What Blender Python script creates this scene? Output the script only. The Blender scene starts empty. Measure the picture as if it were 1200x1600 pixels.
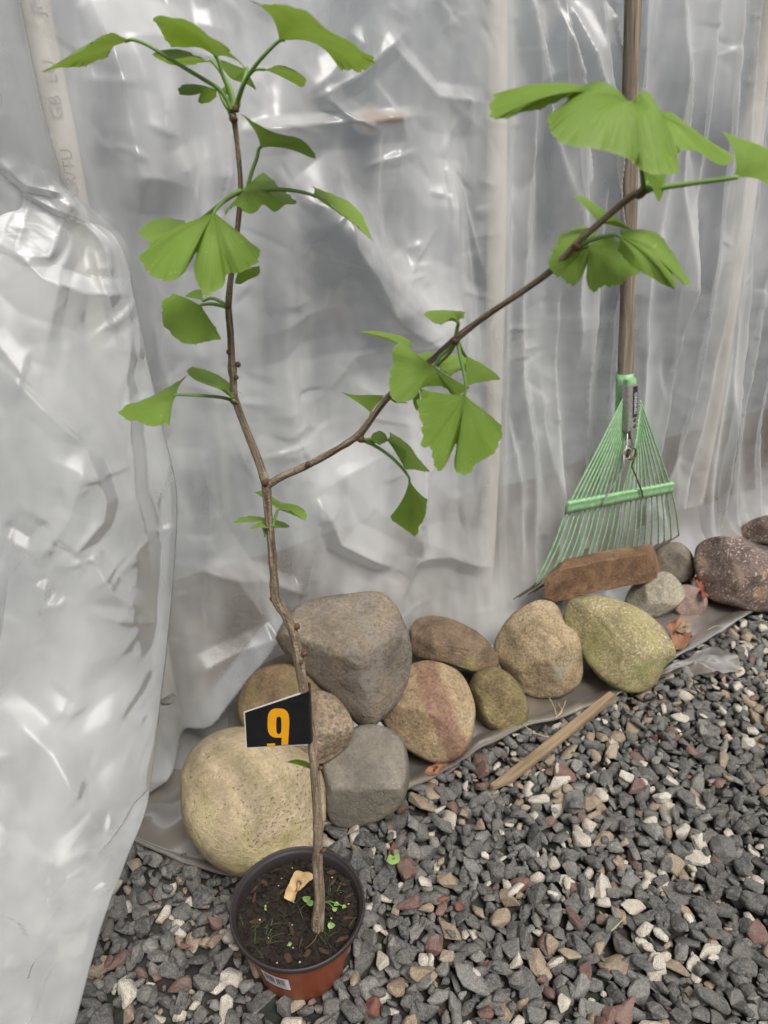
import bpy, bmesh, math, random
import numpy as np
from mathutils import Vector, Matrix
from mathutils.noise import noise as mnoise

R = math.radians
rnd = random.Random(7)
rng = np.random.default_rng(11)
scene = bpy.context.scene
C = scene.collection

# ------------------------------------------------------------------ camera
H = 0.87
PITCH = R(27.0)
FPX = 1155.0                      # focal length in pixels of the 1200x1600 photograph
cam_d = bpy.data.cameras.new('camera')
cam = bpy.data.objects.new('camera', cam_d)
C.objects.link(cam)
cam.location = (0, 0, H)
cam.rotation_euler = (math.pi / 2 - PITCH, 0, 0)
cam_d.sensor_fit = 'VERTICAL'
cam_d.sensor_height = 36.0
cam_d.lens = 36.0 * FPX / 1600.0
cam_d.clip_start = 0.02
cam_d.clip_end = 300
cam_d.dof.use_dof = True
cam_d.dof.focus_distance = 0.72
cam_d.dof.aperture_fstop = 11.0
scene.camera = cam

# ------------------------------------------------------------------ light
SUN_EL, SUN_AZ = R(60), R(150)     # azimuth measured from +Y towards +X
w = bpy.data.worlds.new('World')
scene.world = w
w.use_nodes = True
nt = w.node_tree
nt.nodes.clear()
sky = nt.nodes.new('ShaderNodeTexSky')
sky.sky_type = 'NISHITA'
sky.sun_disc = False
sky.sun_elevation = SUN_EL
sky.sun_rotation = SUN_AZ
sky.air_density = 1.0
sky.dust_density = 3.0
hs = nt.nodes.new('ShaderNodeHueSaturation')
hs.inputs['Saturation'].default_value = 0.08      # overcast: the blue is veiled by cloud
bg = nt.nodes.new('ShaderNodeBackground')
bg.inputs['Strength'].default_value = 0.052
wo = nt.nodes.new('ShaderNodeOutputWorld')
nt.links.new(sky.outputs[0], hs.inputs['Color'])
nt.links.new(hs.outputs[0], bg.inputs['Color'])
nt.links.new(bg.outputs[0], wo.inputs['Surface'])
sun_d = bpy.data.lights.new('sun', 'SUN')
sun_d.energy = 1.5
sun_d.angle = R(24)
sun_d.color = (1.0, 0.965, 0.91)
sun = bpy.data.objects.new('sun', sun_d)
C.objects.link(sun)
sd = Vector((math.sin(SUN_AZ) * math.cos(SUN_EL), math.cos(SUN_AZ) * math.cos(SUN_EL), math.sin(SUN_EL)))
sun.rotation_euler = sd.to_track_quat('Z', 'Y').to_euler()
scene.view_settings.view_transform = 'Standard'
scene.view_settings.look = 'None'
scene.view_settings.exposure = 1.2
scene.view_settings.gamma = 1.0
scene.render.engine = 'CYCLES'
scene.cycles.use_denoising = True
scene.cycles.use_adaptive_sampling = True
scene.cycles.adaptive_threshold = 0.025
scene.cycles.transparent_max_bounces = 6
scene.cycles.max_bounces = 4
scene.cycles.diffuse_bounces = 2
scene.cycles.glossy_bounces = 2
scene.cycles.transmission_bounces = 4
scene.cycles.caustics_reflective = False
scene.cycles.caustics_refractive = False

# ------------------------------------------------------------------ pixel helpers (photo is 1200 x 1600)
CP, SP = math.cos(PITCH), math.sin(PITCH)
CAM = Vector((0, 0, H))


def ray(px, py):
    a, b = (px - 600) / FPX, (py - 800) / FPX
    # right=(1,0,0), forward=(0,CP,-SP), down=(0,-SP,-CP)
    return Vector((a, CP - b * SP, -SP - b * CP))


def at(px, py, Y):
    r = ray(px, py)
    return CAM + r * (Y / r.y)


def G(px, py, z=0.0):
    r = ray(px, py)
    return CAM + r * ((z - H) / r.z)


def px_size(p):
    """metres per photo pixel at point p"""
    return ((p.y) * CP - (p.z - H) * SP) / FPX


# wall frame: s runs along the wall base, n_in points into the tunnel
WO = Vector((0.188, 1.18, 0))
WD = Vector((math.cos(R(32)), math.sin(R(32)), 0))
NI = Vector((-WD.y, WD.x, 0))
CURVE = 0.061


def wall_in(z):
    return CURVE * z * z


def wall_pt(s, z, out=0.0):
    return WO + WD * s + NI * (wall_in(z) - out) + Vector((0, 0, z))


def Wsz(px, py, out=0.0):
    r = ray(px, py)
    z = 0.5
    for _ in range(8):
        e = wall_in(z) - out
        t = (WO + NI * e - CAM).dot(NI) / r.dot(NI)
        p = CAM + r * t
        z = p.z
    return (p - WO).dot(WD), z


def W(px, py, out=0.0):
    s, z = Wsz(px, py, out)
    return wall_pt(s, z, out)


# ------------------------------------------------------------------ scene helpers
def tag(o, label=None, cat=None, group=None, kind=None):
    if label: o['label'] = label
    if cat: o['category'] = cat
    if group: o['group'] = group
    if kind: o['kind'] = kind
    return o


def thing(name, label, cat, loc=(0, 0, 0), group=None):
    o = bpy.data.objects.new(name, None)
    o.empty_display_size = 0.02
    o.location = loc
    C.objects.link(o)
    return tag(o, label, cat, group)


def link_mesh(name, me, mat=None, parent=None, loc=None, smooth=True):
    """me is in world coordinates unless loc is given; parents only carry a location"""
    o = bpy.data.objects.new(name, me)
    C.objects.link(o)
    if mat is not None and len(me.materials) == 0:
        me.materials.append(mat)
    if smooth and len(me.polygons):
        me.polygons.foreach_set('use_smooth', [True] * len(me.polygons))
    if loc is not None:
        o.location = loc
    if parent is not None:
        o.parent = parent
        off = Vector((0, 0, 0))
        q = parent
        while q is not None:
            off += q.location
            q = q.parent
        o.location = Vector(o.location) - off
    return o


def mesh(name, verts, faces, mat=None, parent=None, smooth=True, center=True):
    vs = [Vector(v) for v in verts]
    c = Vector((0, 0, 0))
    if center and vs:
        c = sum(vs, Vector((0, 0, 0))) / len(vs)
        vs = [v - c for v in vs]
    me = bpy.data.meshes.new(name)
    me.from_pydata(vs, [], faces)
    me.update()
    return link_mesh(name, me, mat, parent, c, smooth)


def grid_faces(nu, nv, wrap=False):
    f = []
    for i in range(nu if wrap else nu - 1):
        for j in range(nv - 1):
            i2 = (i + 1) % nu
            f.append((i * nv + j, i2 * nv + j, i2 * nv + j + 1, i * nv + j + 1))
    return f


def np_grid_mesh(name, P, mat, parent=None, center=True):
    """P: (nu, nv, 3) numpy array -> smooth quad grid"""
    nu, nv, _ = P.shape
    c = P.reshape(-1, 3).mean(0) if center else np.zeros(3)
    v = (P.reshape(-1, 3) - c).astype(np.float32)
    I, J = np.meshgrid(np.arange(nu - 1), np.arange(nv - 1), indexing='ij')
    a = (I * nv + J).ravel()
    q = np.stack([a, a + nv, a + nv + 1, a + 1], 1).astype(np.int32)
    me = bpy.data.meshes.new(name)
    me.vertices.add(len(v)); me.vertices.foreach_set('co', v.ravel())
    me.loops.add(q.size); me.loops.foreach_set('vertex_index', q.ravel())
    me.polygons.add(len(q)); me.polygons.foreach_set('loop_start', np.arange(0, q.size, 4, dtype=np.int32))
    me.update(calc_edges=True)
    return link_mesh(name, me, mat, parent, Vector(c.tolist()))


def catmull(pts, n=6):
    pts = [Vector(p) for p in pts]
    if len(pts) < 3:
        return [pts[0].lerp(pts[-1], k / n) for k in range(n + 1)]
    out = []
    for i in range(len(pts) - 1):
        p0 = pts[max(i - 1, 0)]; p1 = pts[i]; p2 = pts[i + 1]; p3 = pts[min(i + 2, len(pts) - 1)]
        for k in range(n):
            t = k / n
            out.append(0.5 * ((2 * p1) + (p2 - p0) * t + (2 * p0 - 5 * p1 + 4 * p2 - p3) * t * t + (3 * p1 - p0 - 3 * p2 + p3) * t ** 3))
    out.append(pts[-1])
    return out


def tube_geo(path, radii, sides=8, cap=True):
    vs, fs = [], []
    n = len(path)
    prev = None
    for i, p in enumerate(path):
        d = (path[min(i + 1, n - 1)] - path[max(i - 1, 0)])
        d = d.normalized() if d.length > 1e-9 else Vector((0, 0, 1))
        if prev is None:
            a = d.orthogonal().normalized()
        else:
            a = (prev - d * prev.dot(d)).normalized()
        prev = a
        b = d.cross(a)
        r = radii[i] if hasattr(radii, '__len__') else radii
        for k in range(sides):
            t = 2 * math.pi * k / sides
            vs.append(p + (a * math.cos(t) + b * math.sin(t)) * r)
    for i in range(n - 1):
        for k in range(sides):
            k2 = (k + 1) % sides
            fs.append((i * sides + k, i * sides + k2, (i + 1) * sides + k2, (i + 1) * sides + k))
    if cap:
        fs.append(tuple(range(sides))[::-1])
        fs.append(tuple((n - 1) * sides + k for k in range(sides)))
    return vs, fs


def tube(name, path, radii, mat, parent=None, sides=8):
    path = [Vector(p) for p in path]
    v, f = tube_geo(path, radii, sides)
    o = mesh(name, v, f, mat, parent)
    L = 0.0; co = []
    for i, p in enumerate(path):
        if i: L += (p - path[i - 1]).length
        for k in range(sides):
            co += [0.005 * math.cos(2 * math.pi * k / sides), 0.005 * math.sin(2 * math.pi * k / sides), L]
    a_ = o.data.attributes.new('along', 'FLOAT_VECTOR', 'POINT'); a_.data.foreach_set('vector', co)
    return o


def box_geo(c, ax, ay, az):
    """centre and three half-axis vectors"""
    c = Vector(c)
    vs = [c + ax * i + ay * j + az * k for i in (-1, 1) for j in (-1, 1) for k in (-1, 1)]
    fs = [(0, 1, 3, 2), (4, 6, 7, 5), (0, 4, 5, 1), (2, 3, 7, 6), (0, 2, 6, 4), (1, 5, 7, 3)]
    return vs, fs


# ------------------------------------------------------------------ materials
class NT:
    def __init__(s, name):
        s.m = bpy.data.materials.new(name)
        s.m.use_nodes = True
        s.t = s.m.node_tree
        s.t.nodes.clear()
        s.out = s.t.nodes.new('ShaderNodeOutputMaterial')

    def n(s, typ, **kw):
        nd = s.t.nodes.new(typ)
        for k, v in kw.items():
            if k.startswith('i_'):
                key = k[2:].replace('_', ' ')
                nd.inputs[key].default_value = v
            else:
                setattr(nd, k, v)
        return nd

    def l(s, a, b):
        s.t.links.new(a, b)

    def noise(s, scale, detail=4, rough=0.55, vec=None, dist=0.0):
        nd = s.n('ShaderNodeTexNoise')
        nd.inputs['Scale'].default_value = scale
        nd.inputs['Detail'].default_value = detail
        nd.inputs['Roughness'].default_value = rough
        nd.inputs['Distortion'].default_value = dist
        if vec is not None: s.l(vec, nd.inputs['Vector'])
        return nd.outputs['Fac']

    def ramp(s, fac, stops, interp='LINEAR'):
        nd = s.n('ShaderNodeValToRGB')
        nd.color_ramp.interpolation = interp
        e = nd.color_ramp.elements
        while len(e) < len(stops): e.new(0.5)
        for k, (p, c) in enumerate(stops):
            e[k].position = p
            e[k].color = (*c, 1) if hasattr(c, '__len__') else (c, c, c, 1)
        s.l(fac, nd.inputs['Fac'])
        return nd.outputs['Color']

    def mix(s, fac, a, b, mode='MIX'):
        nd = s.n('ShaderNodeMix', data_type='RGBA', blend_type=mode)
        for k, val in ((0, fac), (6, a), (7, b)):
            sock = nd.inputs[k]
            if isinstance(val, bpy.types.NodeSocket): s.l(val, sock)
            elif hasattr(val, '__len__'): sock.default_value = (*val, 1) if len(val) == 3 else val
            else: sock.default_value = val if k == 0 else (val, val, val, 1)
        return nd.outputs[2]

    def math(s, op, a, b=0.0):
        nd = s.n('ShaderNodeMath', operation=op)
        for k, v in enumerate((a, b)):
            if isinstance(v, bpy.types.NodeSocket): s.l(v, nd.inputs[k])
            else: nd.inputs[k].default_value = v
        return nd.outputs[0]

    def bump(s, height, dist=0.002, strength=1.0, normal=None):
        nd = s.n('ShaderNodeBump')
        nd.inputs['Distance'].default_value = dist
        nd.inputs['Strength'].default_value = strength
        s.l(height, nd.inputs['Height'])
        if normal is not None: s.l(normal, nd.inputs['Normal'])
        return nd.outputs['Normal']

    def coord(s, which='Object'):
        return s.n('ShaderNodeTexCoord').outputs[which]

    def pos(s):
        return s.n('ShaderNodeNewGeometry').outputs['Position']

    def scaled(s, vec, sc):
        nd = s.n('ShaderNodeVectorMath', operation='MULTIPLY')
        s.l(vec, nd.inputs[0]); nd.inputs[1].default_value = sc
        return nd.outputs[0]

    def principled(s, col, rough=0.6, normal=None, spec=0.5, metal=0.0, **kw):
        p = s.n('ShaderNodeBsdfPrincipled')
        if isinstance(col, bpy.types.NodeSocket): s.l(col, p.inputs['Base Color'])
        else: p.inputs['Base Color'].default_value = (*col, 1)
        if isinstance(rough, bpy.types.NodeSocket): s.l(rough, p.inputs['Roughness'])
        else: p.inputs['Roughness'].default_value = rough
        p.inputs['Specular IOR Level'].default_value = spec
        p.inputs['Metallic'].default_value = metal
        if normal is not None: s.l(normal, p.inputs['Normal'])
        for k, v in kw.items(): p.inputs[k].default_value = v
        s.l(p.outputs[0], s.out.inputs['Surface'])
        return p


def plain(name, col, rough=0.5, metal=0.0, var=0.25, scale=60, bump=0.0, spec=0.5):
    t = NT(name)
    v = t.coord()
    f = t.noise(scale, 4, 0.6, v)
    c = t.ramp(f, [(0.25, tuple(x * (1 - var) for x in col)), (0.75, tuple(min(1, x * (1 + var)) for x in col))])
    nrm = t.bump(f, bump) if bump else None
    t.principled(c, rough, nrm, spec, metal)
    return t.m


def gravel_mat(name, c1, c2, speck, amount=0.5):
    t = NT(name)
    v = t.pos()
    oi = t.n('ShaderNodeObjectInfo').outputs['Random']
    at_ = t.n('ShaderNodeAttribute', attribute_name='tone')
    r = t.math('FRACT', t.math('ADD', at_.outputs['Fac'], oi))
    base = t.mix(r, c1, c2)
    n1 = t.noise(300, 3, 0.75, v)
    n2 = t.noise(1000, 1, 0.6, v)
    dust = t.ramp(t.noise(70, 1, 0.5, v), [(0.35, 0.0), (0.75, 0.35)])
    c = t.mix(t.ramp(n1, [(0.40, 0.0), (0.66, amount * 1.3)]), base, speck)
    c = t.mix(t.ramp(n2, [(0.48, 0.0), (0.66, 0.75)]), c, tuple(x * 0.45 for x in c1))
    c = t.mix(dust, c, (0.26, 0.235, 0.2))
    h = t.math('ADD', t.math('MULTIPLY', n1, 1.0), t.math('MULTIPLY', n2, 0.4))
    t.principled(c, t.ramp(n1, [(0.3, 0.5), (0.7, 0.85)]), t.bump(h, 0.0022), 0.45)
    return t.m


GRAV = [gravel_mat('gravel dark grey', (0.036, 0.036, 0.036), (0.12, 0.118, 0.114), (0.33, 0.32, 0.30), 0.4),
        gravel_mat('gravel mid grey', (0.12, 0.117, 0.11), (0.22, 0.215, 0.20), (0.40, 0.39, 0.37), 0.5),
        gravel_mat('gravel cream', (0.50, 0.43, 0.34), (0.66, 0.60, 0.51), (0.72, 0.69, 0.62), 0.5),
        gravel_mat('gravel red brown', (0.11, 0.055, 0.045), (0.23, 0.12, 0.10), (0.28, 0.19, 0.16), 0.4),
        gravel_mat('gravel tan', (0.24, 0.17, 0.105), (0.38, 0.29, 0.20), (0.48, 0.41, 0.32), 0.45),
        gravel_mat('gravel brick', (0.17, 0.048, 0.028), (0.24, 0.08, 0.05), (0.25, 0.13, 0.10), 0.3)]


def ground_mat():
    t = NT('compacted gravel dirt')
    v = t.pos()
    vo = t.n('ShaderNodeTexVoronoi'); vo.inputs['Scale'].default_value = 55
    t.l(v, vo.inputs['Vector'])
    n = t.noise(30, 6, 0.65, v)
    c = t.ramp(n, [(0.25, (0.022, 0.020, 0.018)), (0.5, (0.045, 0.04, 0.036)), (0.75, (0.085, 0.077, 0.068))])
    c = t.mix(0.35, c, vo.outputs['Color'], 'MULTIPLY')
    t.principled(c, 0.9, t.bump(t.math('ADD', n, vo.outputs['Distance']), 0.006), 0.3)
    return t.m


def soil_mat(name, dark=0.02, lite=0.07, warm=1.0):
    t = NT(name)
    v = t.pos()
    n = t.noise(90, 7, 0.7, v)
    c = t.ramp(n, [(0.3, (dark * 1.15 * warm, dark * 0.9, dark * 0.7)), (0.7, (lite * 1.3 * warm, lite, lite * 0.75))])
    t.principled(c, 0.9, t.bump(n, 0.006), 0.25)
    return t.m


def rock_mat(name, stops, scale=14, speck=None, speck_scale=160, speck_thr=0.63, patch=None, fine=0.35, moss=None, rough=0.75, bumpd=0.0042, pits=False, warm=1.08):
    """stops: list of colours along a noise; speck: colour of dark or light grains; patch: (colour, scale, thr); moss: colour"""
    stops = [(min(1, c_[0] * warm), c_[1], c_[2] / warm) for c_ in stops]
    t = NT(name)
    v = t.coord()
    n = t.noise(scale, 6, 0.62, v, 0.4)
    k = len(stops)
    c = t.ramp(n, [(0.28 + 0.44 * i / max(1, k - 1), s) for i, s in enumerate(stops)])
    nf = t.noise(240, 5, 0.72, v)
    c = t.mix(min(1, fine * 1.7), c, t.ramp(nf, [(0.32, 0.22), (0.62, 1.0)]), 'MULTIPLY')
    nl = t.noise(7, 3, 0.6, v, 1.0)
    c = t.mix(0.7, c, t.ramp(nl, [(0.35, 0.5), (0.6, 1.0)]), 'MULTIPLY')
    nm = t.noise(70, 5, 0.7, v, 0.5)
    c = t.mix(0.55, c, t.ramp(nm, [(0.3, 0.45), (0.6, 1.0)]), 'MULTIPLY')
    if patch:
        pn = t.noise(patch[1], 5, 0.6, v, 0.6)
        c = t.mix(t.ramp(pn, [(patch[2], 0.0), (patch[2] + 0.1, 0.85)]), c, patch[0])
    if moss:
        mn = t.noise(9, 7, 0.68, v, 0.8)
        c = t.mix(t.ramp(mn, [(0.47, 0.0), (0.66, 0.75)]), c, moss)
    hsum = t.math('ADD', n, t.math('ADD', t.math('MULTIPLY', nf, 0.4), t.math('MULTIPLY', nm, 0.6)))
    if speck:
        sn = t.noise(speck_scale * 1.5, 3, 0.6, v)
        sm = t.noise(12, 2, 0.5, v)
        f = t.ramp(t.math('ADD', sn, t.math('MULTIPLY', sm, 0.2)), [(speck_thr + 0.10, 0.0), (speck_thr + 0.16, 0.7)])
        c = t.mix(f, c, speck)
        if pits: hsum = t.math('SUBTRACT', hsum, t.math('MULTIPLY', f, 0.5))
    t.principled(c, t.ramp(nf, [(0.3, rough - 0.12), (0.7, min(1, rough + 0.12))]), t.bump(hsum, bumpd), 0.35)
    return t.m


SMEARS = [((610, 186), 0.05), ((960, 250), 0.05)]


def plastic_mat(name, clear, milk, stain=0.35, gloss=1.2, grough=0.26, bump=0.0030):
    """polythene film: part see-through, part milky scattering, a soft gloss on top"""
    t = NT(name)
    v = t.pos()
    big = t.noise(1.0, 3, 0.6, t.scaled(v, (7.0, 7.0, 2.6)))
    if bump:
        rg = t.n('ShaderNodeTexNoise', noise_type='RIDGED_MULTIFRACTAL')
        rg.inputs['Scale'].default_value = 11; rg.inputs['Detail'].default_value = 2; rg.inputs['Roughness'].default_value = 0.45
        rg.inputs['Lacunarity'].default_value = 2.3
        t.l(v, rg.inputs['Vector'])
        nrm = t.bump(rg.outputs['Fac'], bump, 0.6)
    dirt = t.ramp(t.noise(6, 3, 0.75, v), [(0.58, 0.0), (0.76, stain)])
    # two rusty smears caught in creases of the wall film
    for (sx, sy), r_ in (SMEARS if stain == 0.35 else ()):
        d_ = t.n('ShaderNodeVectorMath', operation='DISTANCE')
        sv_ = t.scaled(v, (1, 1, 2.6)); t.l(sv_, d_.inputs[0])
        q_ = W(sx, sy); d_.inputs[1].default_value = (q_.x, q_.y, q_.z * 2.6)
        k_ = t.math('SUBTRACT', t.math('ADD', 0.5, t.math('MULTIPLY', t.math('SUBTRACT', big, 0.5), 1.6)), t.math('MULTIPLY', d_.outputs['Value'], 1 / r_ * 0.5))
        dirt = t.math('MAXIMUM', dirt, t.ramp(k_, [(0.12, 0.0), (0.4, 0.75)]))
    col = t.mix(dirt, milk, (0.36, 0.25, 0.17))
    dif = t.n('ShaderNodeBsdfDiffuse'); t.l(col, dif.inputs['Color'])
    trl = t.n('ShaderNodeBsdfTranslucent'); t.l(col, trl.inputs['Color'])
    sc = t.n('ShaderNodeMixShader'); sc.inputs[0].default_value = 0.45
    t.l(dif.outputs[0], sc.inputs[1]); t.l(trl.outputs[0], sc.inputs[2])
    tr = t.n('ShaderNodeBsdfTransparent'); tr.inputs['Color'].default_value = (0.97, 0.975, 0.98, 1)
    lw = t.n('ShaderNodeLayerWeight'); lw.inputs['Blend'].default_value = 0.35
    # grazing film shows more of its milkiness; cloudy patches vary it
    cl = t.math('MULTIPLY', t.math('SUBTRACT', 1.0, t.math('MULTIPLY', lw.outputs['Facing'], 0.8)),
                t.ramp(big, [(0.34, clear * 0.5), (0.66, min(1, clear * 1.25))]))
    cl = t.math('MULTIPLY', cl, t.math('SUBTRACT', 1.0, dirt))
    m1 = t.n('ShaderNodeMixShader'); t.l(cl, m1.inputs[0])
    t.l(sc.outputs[0], m1.inputs[1]); t.l(tr.outputs[0], m1.inputs[2])
    gl = t.n('ShaderNodeBsdfGlossy'); gl.inputs['Roughness'].default_value = grough
    fr = t.n('ShaderNodeFresnel'); fr.inputs['IOR'].default_value = 1.5
    if bump:
        for q in (dif, trl, gl, fr): t.l(nrm, q.inputs['Normal'])
    fm = t.math('MINIMUM', t.math('MULTIPLY', fr.outputs[0], gloss), 0.6)
    m2 = t.n('ShaderNodeMixShader'); t.l(fm, m2.inputs[0])
    t.l(m1.outputs[0], m2.inputs[1]); t.l(gl.outputs[0], m2.inputs[2])
    t.l(m2.outputs[0], t.out.inputs['Surface'])
    return t.m


def far_film_mat(name, clear, milk):
    t = NT(name)
    v = t.pos()
    dif = t.n('ShaderNodeBsdfTranslucent'); dif.inputs['Color'].default_value = (*milk, 1)
    tr = t.n('ShaderNodeBsdfTransparent')
    m1 = t.n('ShaderNodeMixShader'); m1.inputs[0].default_value = clear
    t.l(dif.outputs[0], m1.inputs[1]); t.l(tr.outputs[0], m1.inputs[2])
    t.l(m1.outputs[0], t.out.inputs['Surface'])
    return t.m


def leaf_mat(name, top, under, trans):
    t = NT(name)
    uv = t.coord('UV')
    oi = t.n('ShaderNodeObjectInfo').outputs['Random']
    vein = t.noise(1.0, 2, 0.5, t.scaled(uv, (150, 1.5, 1)))
    blot = t.noise(40, 4, 0.6, t.coord())
    geo = t.n('ShaderNodeNewGeometry')
    c = t.mix(geo.outputs['Backfacing'], top, under)  # underside darker than the top: shade below the blade put into its colour
    c = t.mix(t.ramp(vein, [(0.42, 0.0), (0.66, 0.3)]), c, tuple(x * 0.62 for x in top))
    c = t.mix(t.ramp(blot, [(0.35, 0.0), (0.8, 0.4)]), c, tuple(min(1, x * 1.45) for x in top))
    c = t.mix(t.math('MULTIPLY', oi, 0.45), c, tuple(x * 0.7 for x in top))
    sp = t.noise(260, 1, 0.5, t.coord())
    c = t.mix(t.ramp(sp, [(0.74, 0.0), (0.77, 0.5)]), c, (0.45, 0.5, 0.22))
    sep = t.n('ShaderNodeSeparateXYZ'); t.l(uv, sep.inputs[0])
    c = t.mix(t.ramp(sep.outputs[1], [(0.955, 0.0), (1.0, 0.6)]), c, (0.26, 0.36, 0.10))
    nrm = t.bump(t.math('ADD', vein, t.math('MULTIPLY', blot, 0.8)), 0.0008, 0.7)
    p = t.principled(c, 0.5, nrm, 0.35)
    tl = t.n('ShaderNodeBsdfTranslucent'); t.l(t.mix(0.5, c, trans), tl.inputs['Color']); t.l(nrm, tl.inputs['Normal'])
    m = t.n('ShaderNodeMixShader'); m.inputs[0].default_value = 0.34
    t.l(p.outputs[0], m.inputs[1]); t.l(tl.outputs[0], m.inputs[2])
    t.l(m.outputs[0], t.out.inputs['Surface'])
    return t.m


def bark_mat():
    t = NT('sapling bark')
    v = t.n('ShaderNodeAttribute', attribute_name='along').outputs['Vector']
    st = t.noise(330, 4, 0.65, t.scaled(v, (1.0, 1.0, 0.10)), 0.4)
    sp = t.noise(420, 2, 0.5, v)
    big = t.noise(22, 3, 0.5, v)
    rings = t.noise(1.0, 2, 0.5, t.scaled(v, (30, 30, 260)))
    c = t.ramp(st, [(0.34, (0.075, 0.053, 0.036)), (0.5, (0.25, 0.185, 0.125)), (0.66, (0.48, 0.39, 0.29))])
    c = t.mix(t.ramp(big, [(0.4, 0.0), (0.65, 0.6)]), c, (0.25, 0.195, 0.135))
    c = t.mix(t.ramp(rings, [(0.60, 0.0), (0.68, 0.45)]), c, (0.10, 0.07, 0.045))
    c = t.mix(t.ramp(sp, [(0.68, 0.0), (0.73, 0.8)]), c, (0.58, 0.50, 0.40))
    t.principled(c, 0.8, t.bump(t.math('ADD', st, sp), 0.0014), 0.25)
    return t.m


def wood_mat(name, a, b, c_, scale=60, axis=(1, 1, 0.05)):
    t = NT(name)
    v = t.coord()
    g = t.noise(scale, 5, 0.65, t.scaled(v, axis), 0.6)
    n = t.noise(10, 3, 0.5, v)
    c = t.ramp(g, [(0.28, a), (0.52, b), (0.75, c_)])
    c = t.mix(t.ramp(n, [(0.45, 0.0), (0.75, 0.4)]), c, a)
    t.principled(c, 0.8, t.bump(g, 0.0012), 0.25)
    return t.m


M_GROUND = ground_mat()
M_BED = soil_mat('tunnel soil', 0.08, 0.16, 1.0)
M_SOIL = soil_mat('potting soil', 0.008, 0.034)
M_FILM = plastic_mat('polythene film', 0.74, (0.95, 0.95, 0.94), 0.35, 1.15, 0.33, 0.0014)
M_FLAP = plastic_mat('polythene flap double', 0.66, (0.74, 0.745, 0.74), 0.10, 0.8, 0.34, 0.0014)
M_SKIRT = plastic_mat('polythene skirt dirty', 0.46, (0.40, 0.35, 0.30), 0.7, 0.8, 0.34, 0.003)
M_FILM2 = far_film_mat('polythene film far', 0.22, (0.60, 0.63, 0.66))
M_PVC = plain('white pvc', (0.86, 0.79, 0.68), 0.4, 0, 0.06, 25)
M_INK = plain('faded ink', (0.14, 0.14, 0.15), 0.7, 0, 0.1)
M_PRINT = plain('worn pipe print', (0.40, 0.37, 0.33), 0.7, 0, 0.3, 200)
M_LEAF = leaf_mat('ginkgo leaf', (0.22, 0.35, 0.058), (0.13, 0.245, 0.02), (0.40, 0.55, 0.03))
M_PET = plain('petiole green', (0.16, 0.27, 0.06), 0.5, 0, 0.2, 50)
M_BARK = bark_mat()
M_HANDLE = wood_mat('weathered handle', (0.08, 0.062, 0.048), (0.23, 0.185, 0.14), (0.40, 0.34, 0.27), 150)
M_STAKE = wood_mat('weathered stake', (0.12, 0.085, 0.05), (0.27, 0.20, 0.12), (0.40, 0.32, 0.21), 110)
M_RGREEN = plain('rake green paint', (0.26, 0.46, 0.235), 0.55, 0, 0.35, 130, 0.0004)
M_STEEL = plain('dull steel', (0.42, 0.41, 0.38), 0.4, 0.6, 0.3, 200)
M_RUST = plain('rusty steel', (0.11, 0.075, 0.05), 0.55, 0.4, 0.5, 200)
M_BLACKL = plain('black label', (0.03, 0.03, 0.032), 0.4)
M_WHITE = plain('white print', (0.75, 0.75, 0.73), 0.5, 0, 0.06)

# ================================================================== SETTING
# ground: one sheet to the horizon
g = mesh('ground', [(-60, -60, 0), (60, -60, 0), (60, 60, 0), (-60, 60, 0)], [(0, 1, 2, 3)], M_GROUND, center=False)
tag(g, 'grey gravel ground in front of the plastic tunnel', kind='structure')
GROUND = g
# soil inside the tunnel
bedP = []
for i in range(61):
    row = []
    for j in range(16):
        s = -2.0 + 6.0 * i / 60; d = 0.02 + 0.42 * j / 15
        q = WO + WD * s + NI * d
        row.append((q.x, q.y, 0.012 + 0.05 * abs(mnoise(Vector((s * 3, d * 4, 0)))) + 0.06 * math.exp(-((d - 0.25) / 0.2) ** 2)))
    bedP.append(row)
b = np_grid_mesh('soil_bed', np.array(bedP), M_BED)
tag(b, 'brown soil bed inside the plastic tunnel', kind='structure')


cl_ = []
for i in range(31):
    row = []
    for j in range(12):
        s = -2.0 + 6.0 * i / 30; d = 0.40 + 1.5 * j / 11
        q = WO + WD * s + NI * d
        row.append((q.x, q.y, 0.03 + 0.01 * mnoise(Vector((s * 5, d * 5, 2)))))
    cl_.append(row)
b = np_grid_mesh('path', np.array(cl_), plain('pale floor stand-in', (0.20, 0.21, 0.205), 0.8, 0, 0.4, 4))  # added floor sheet; its pale grey stands in for the hazy far interior
tag(b, 'added pale floor sheet inside the plastic tunnel', kind='structure')


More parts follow.
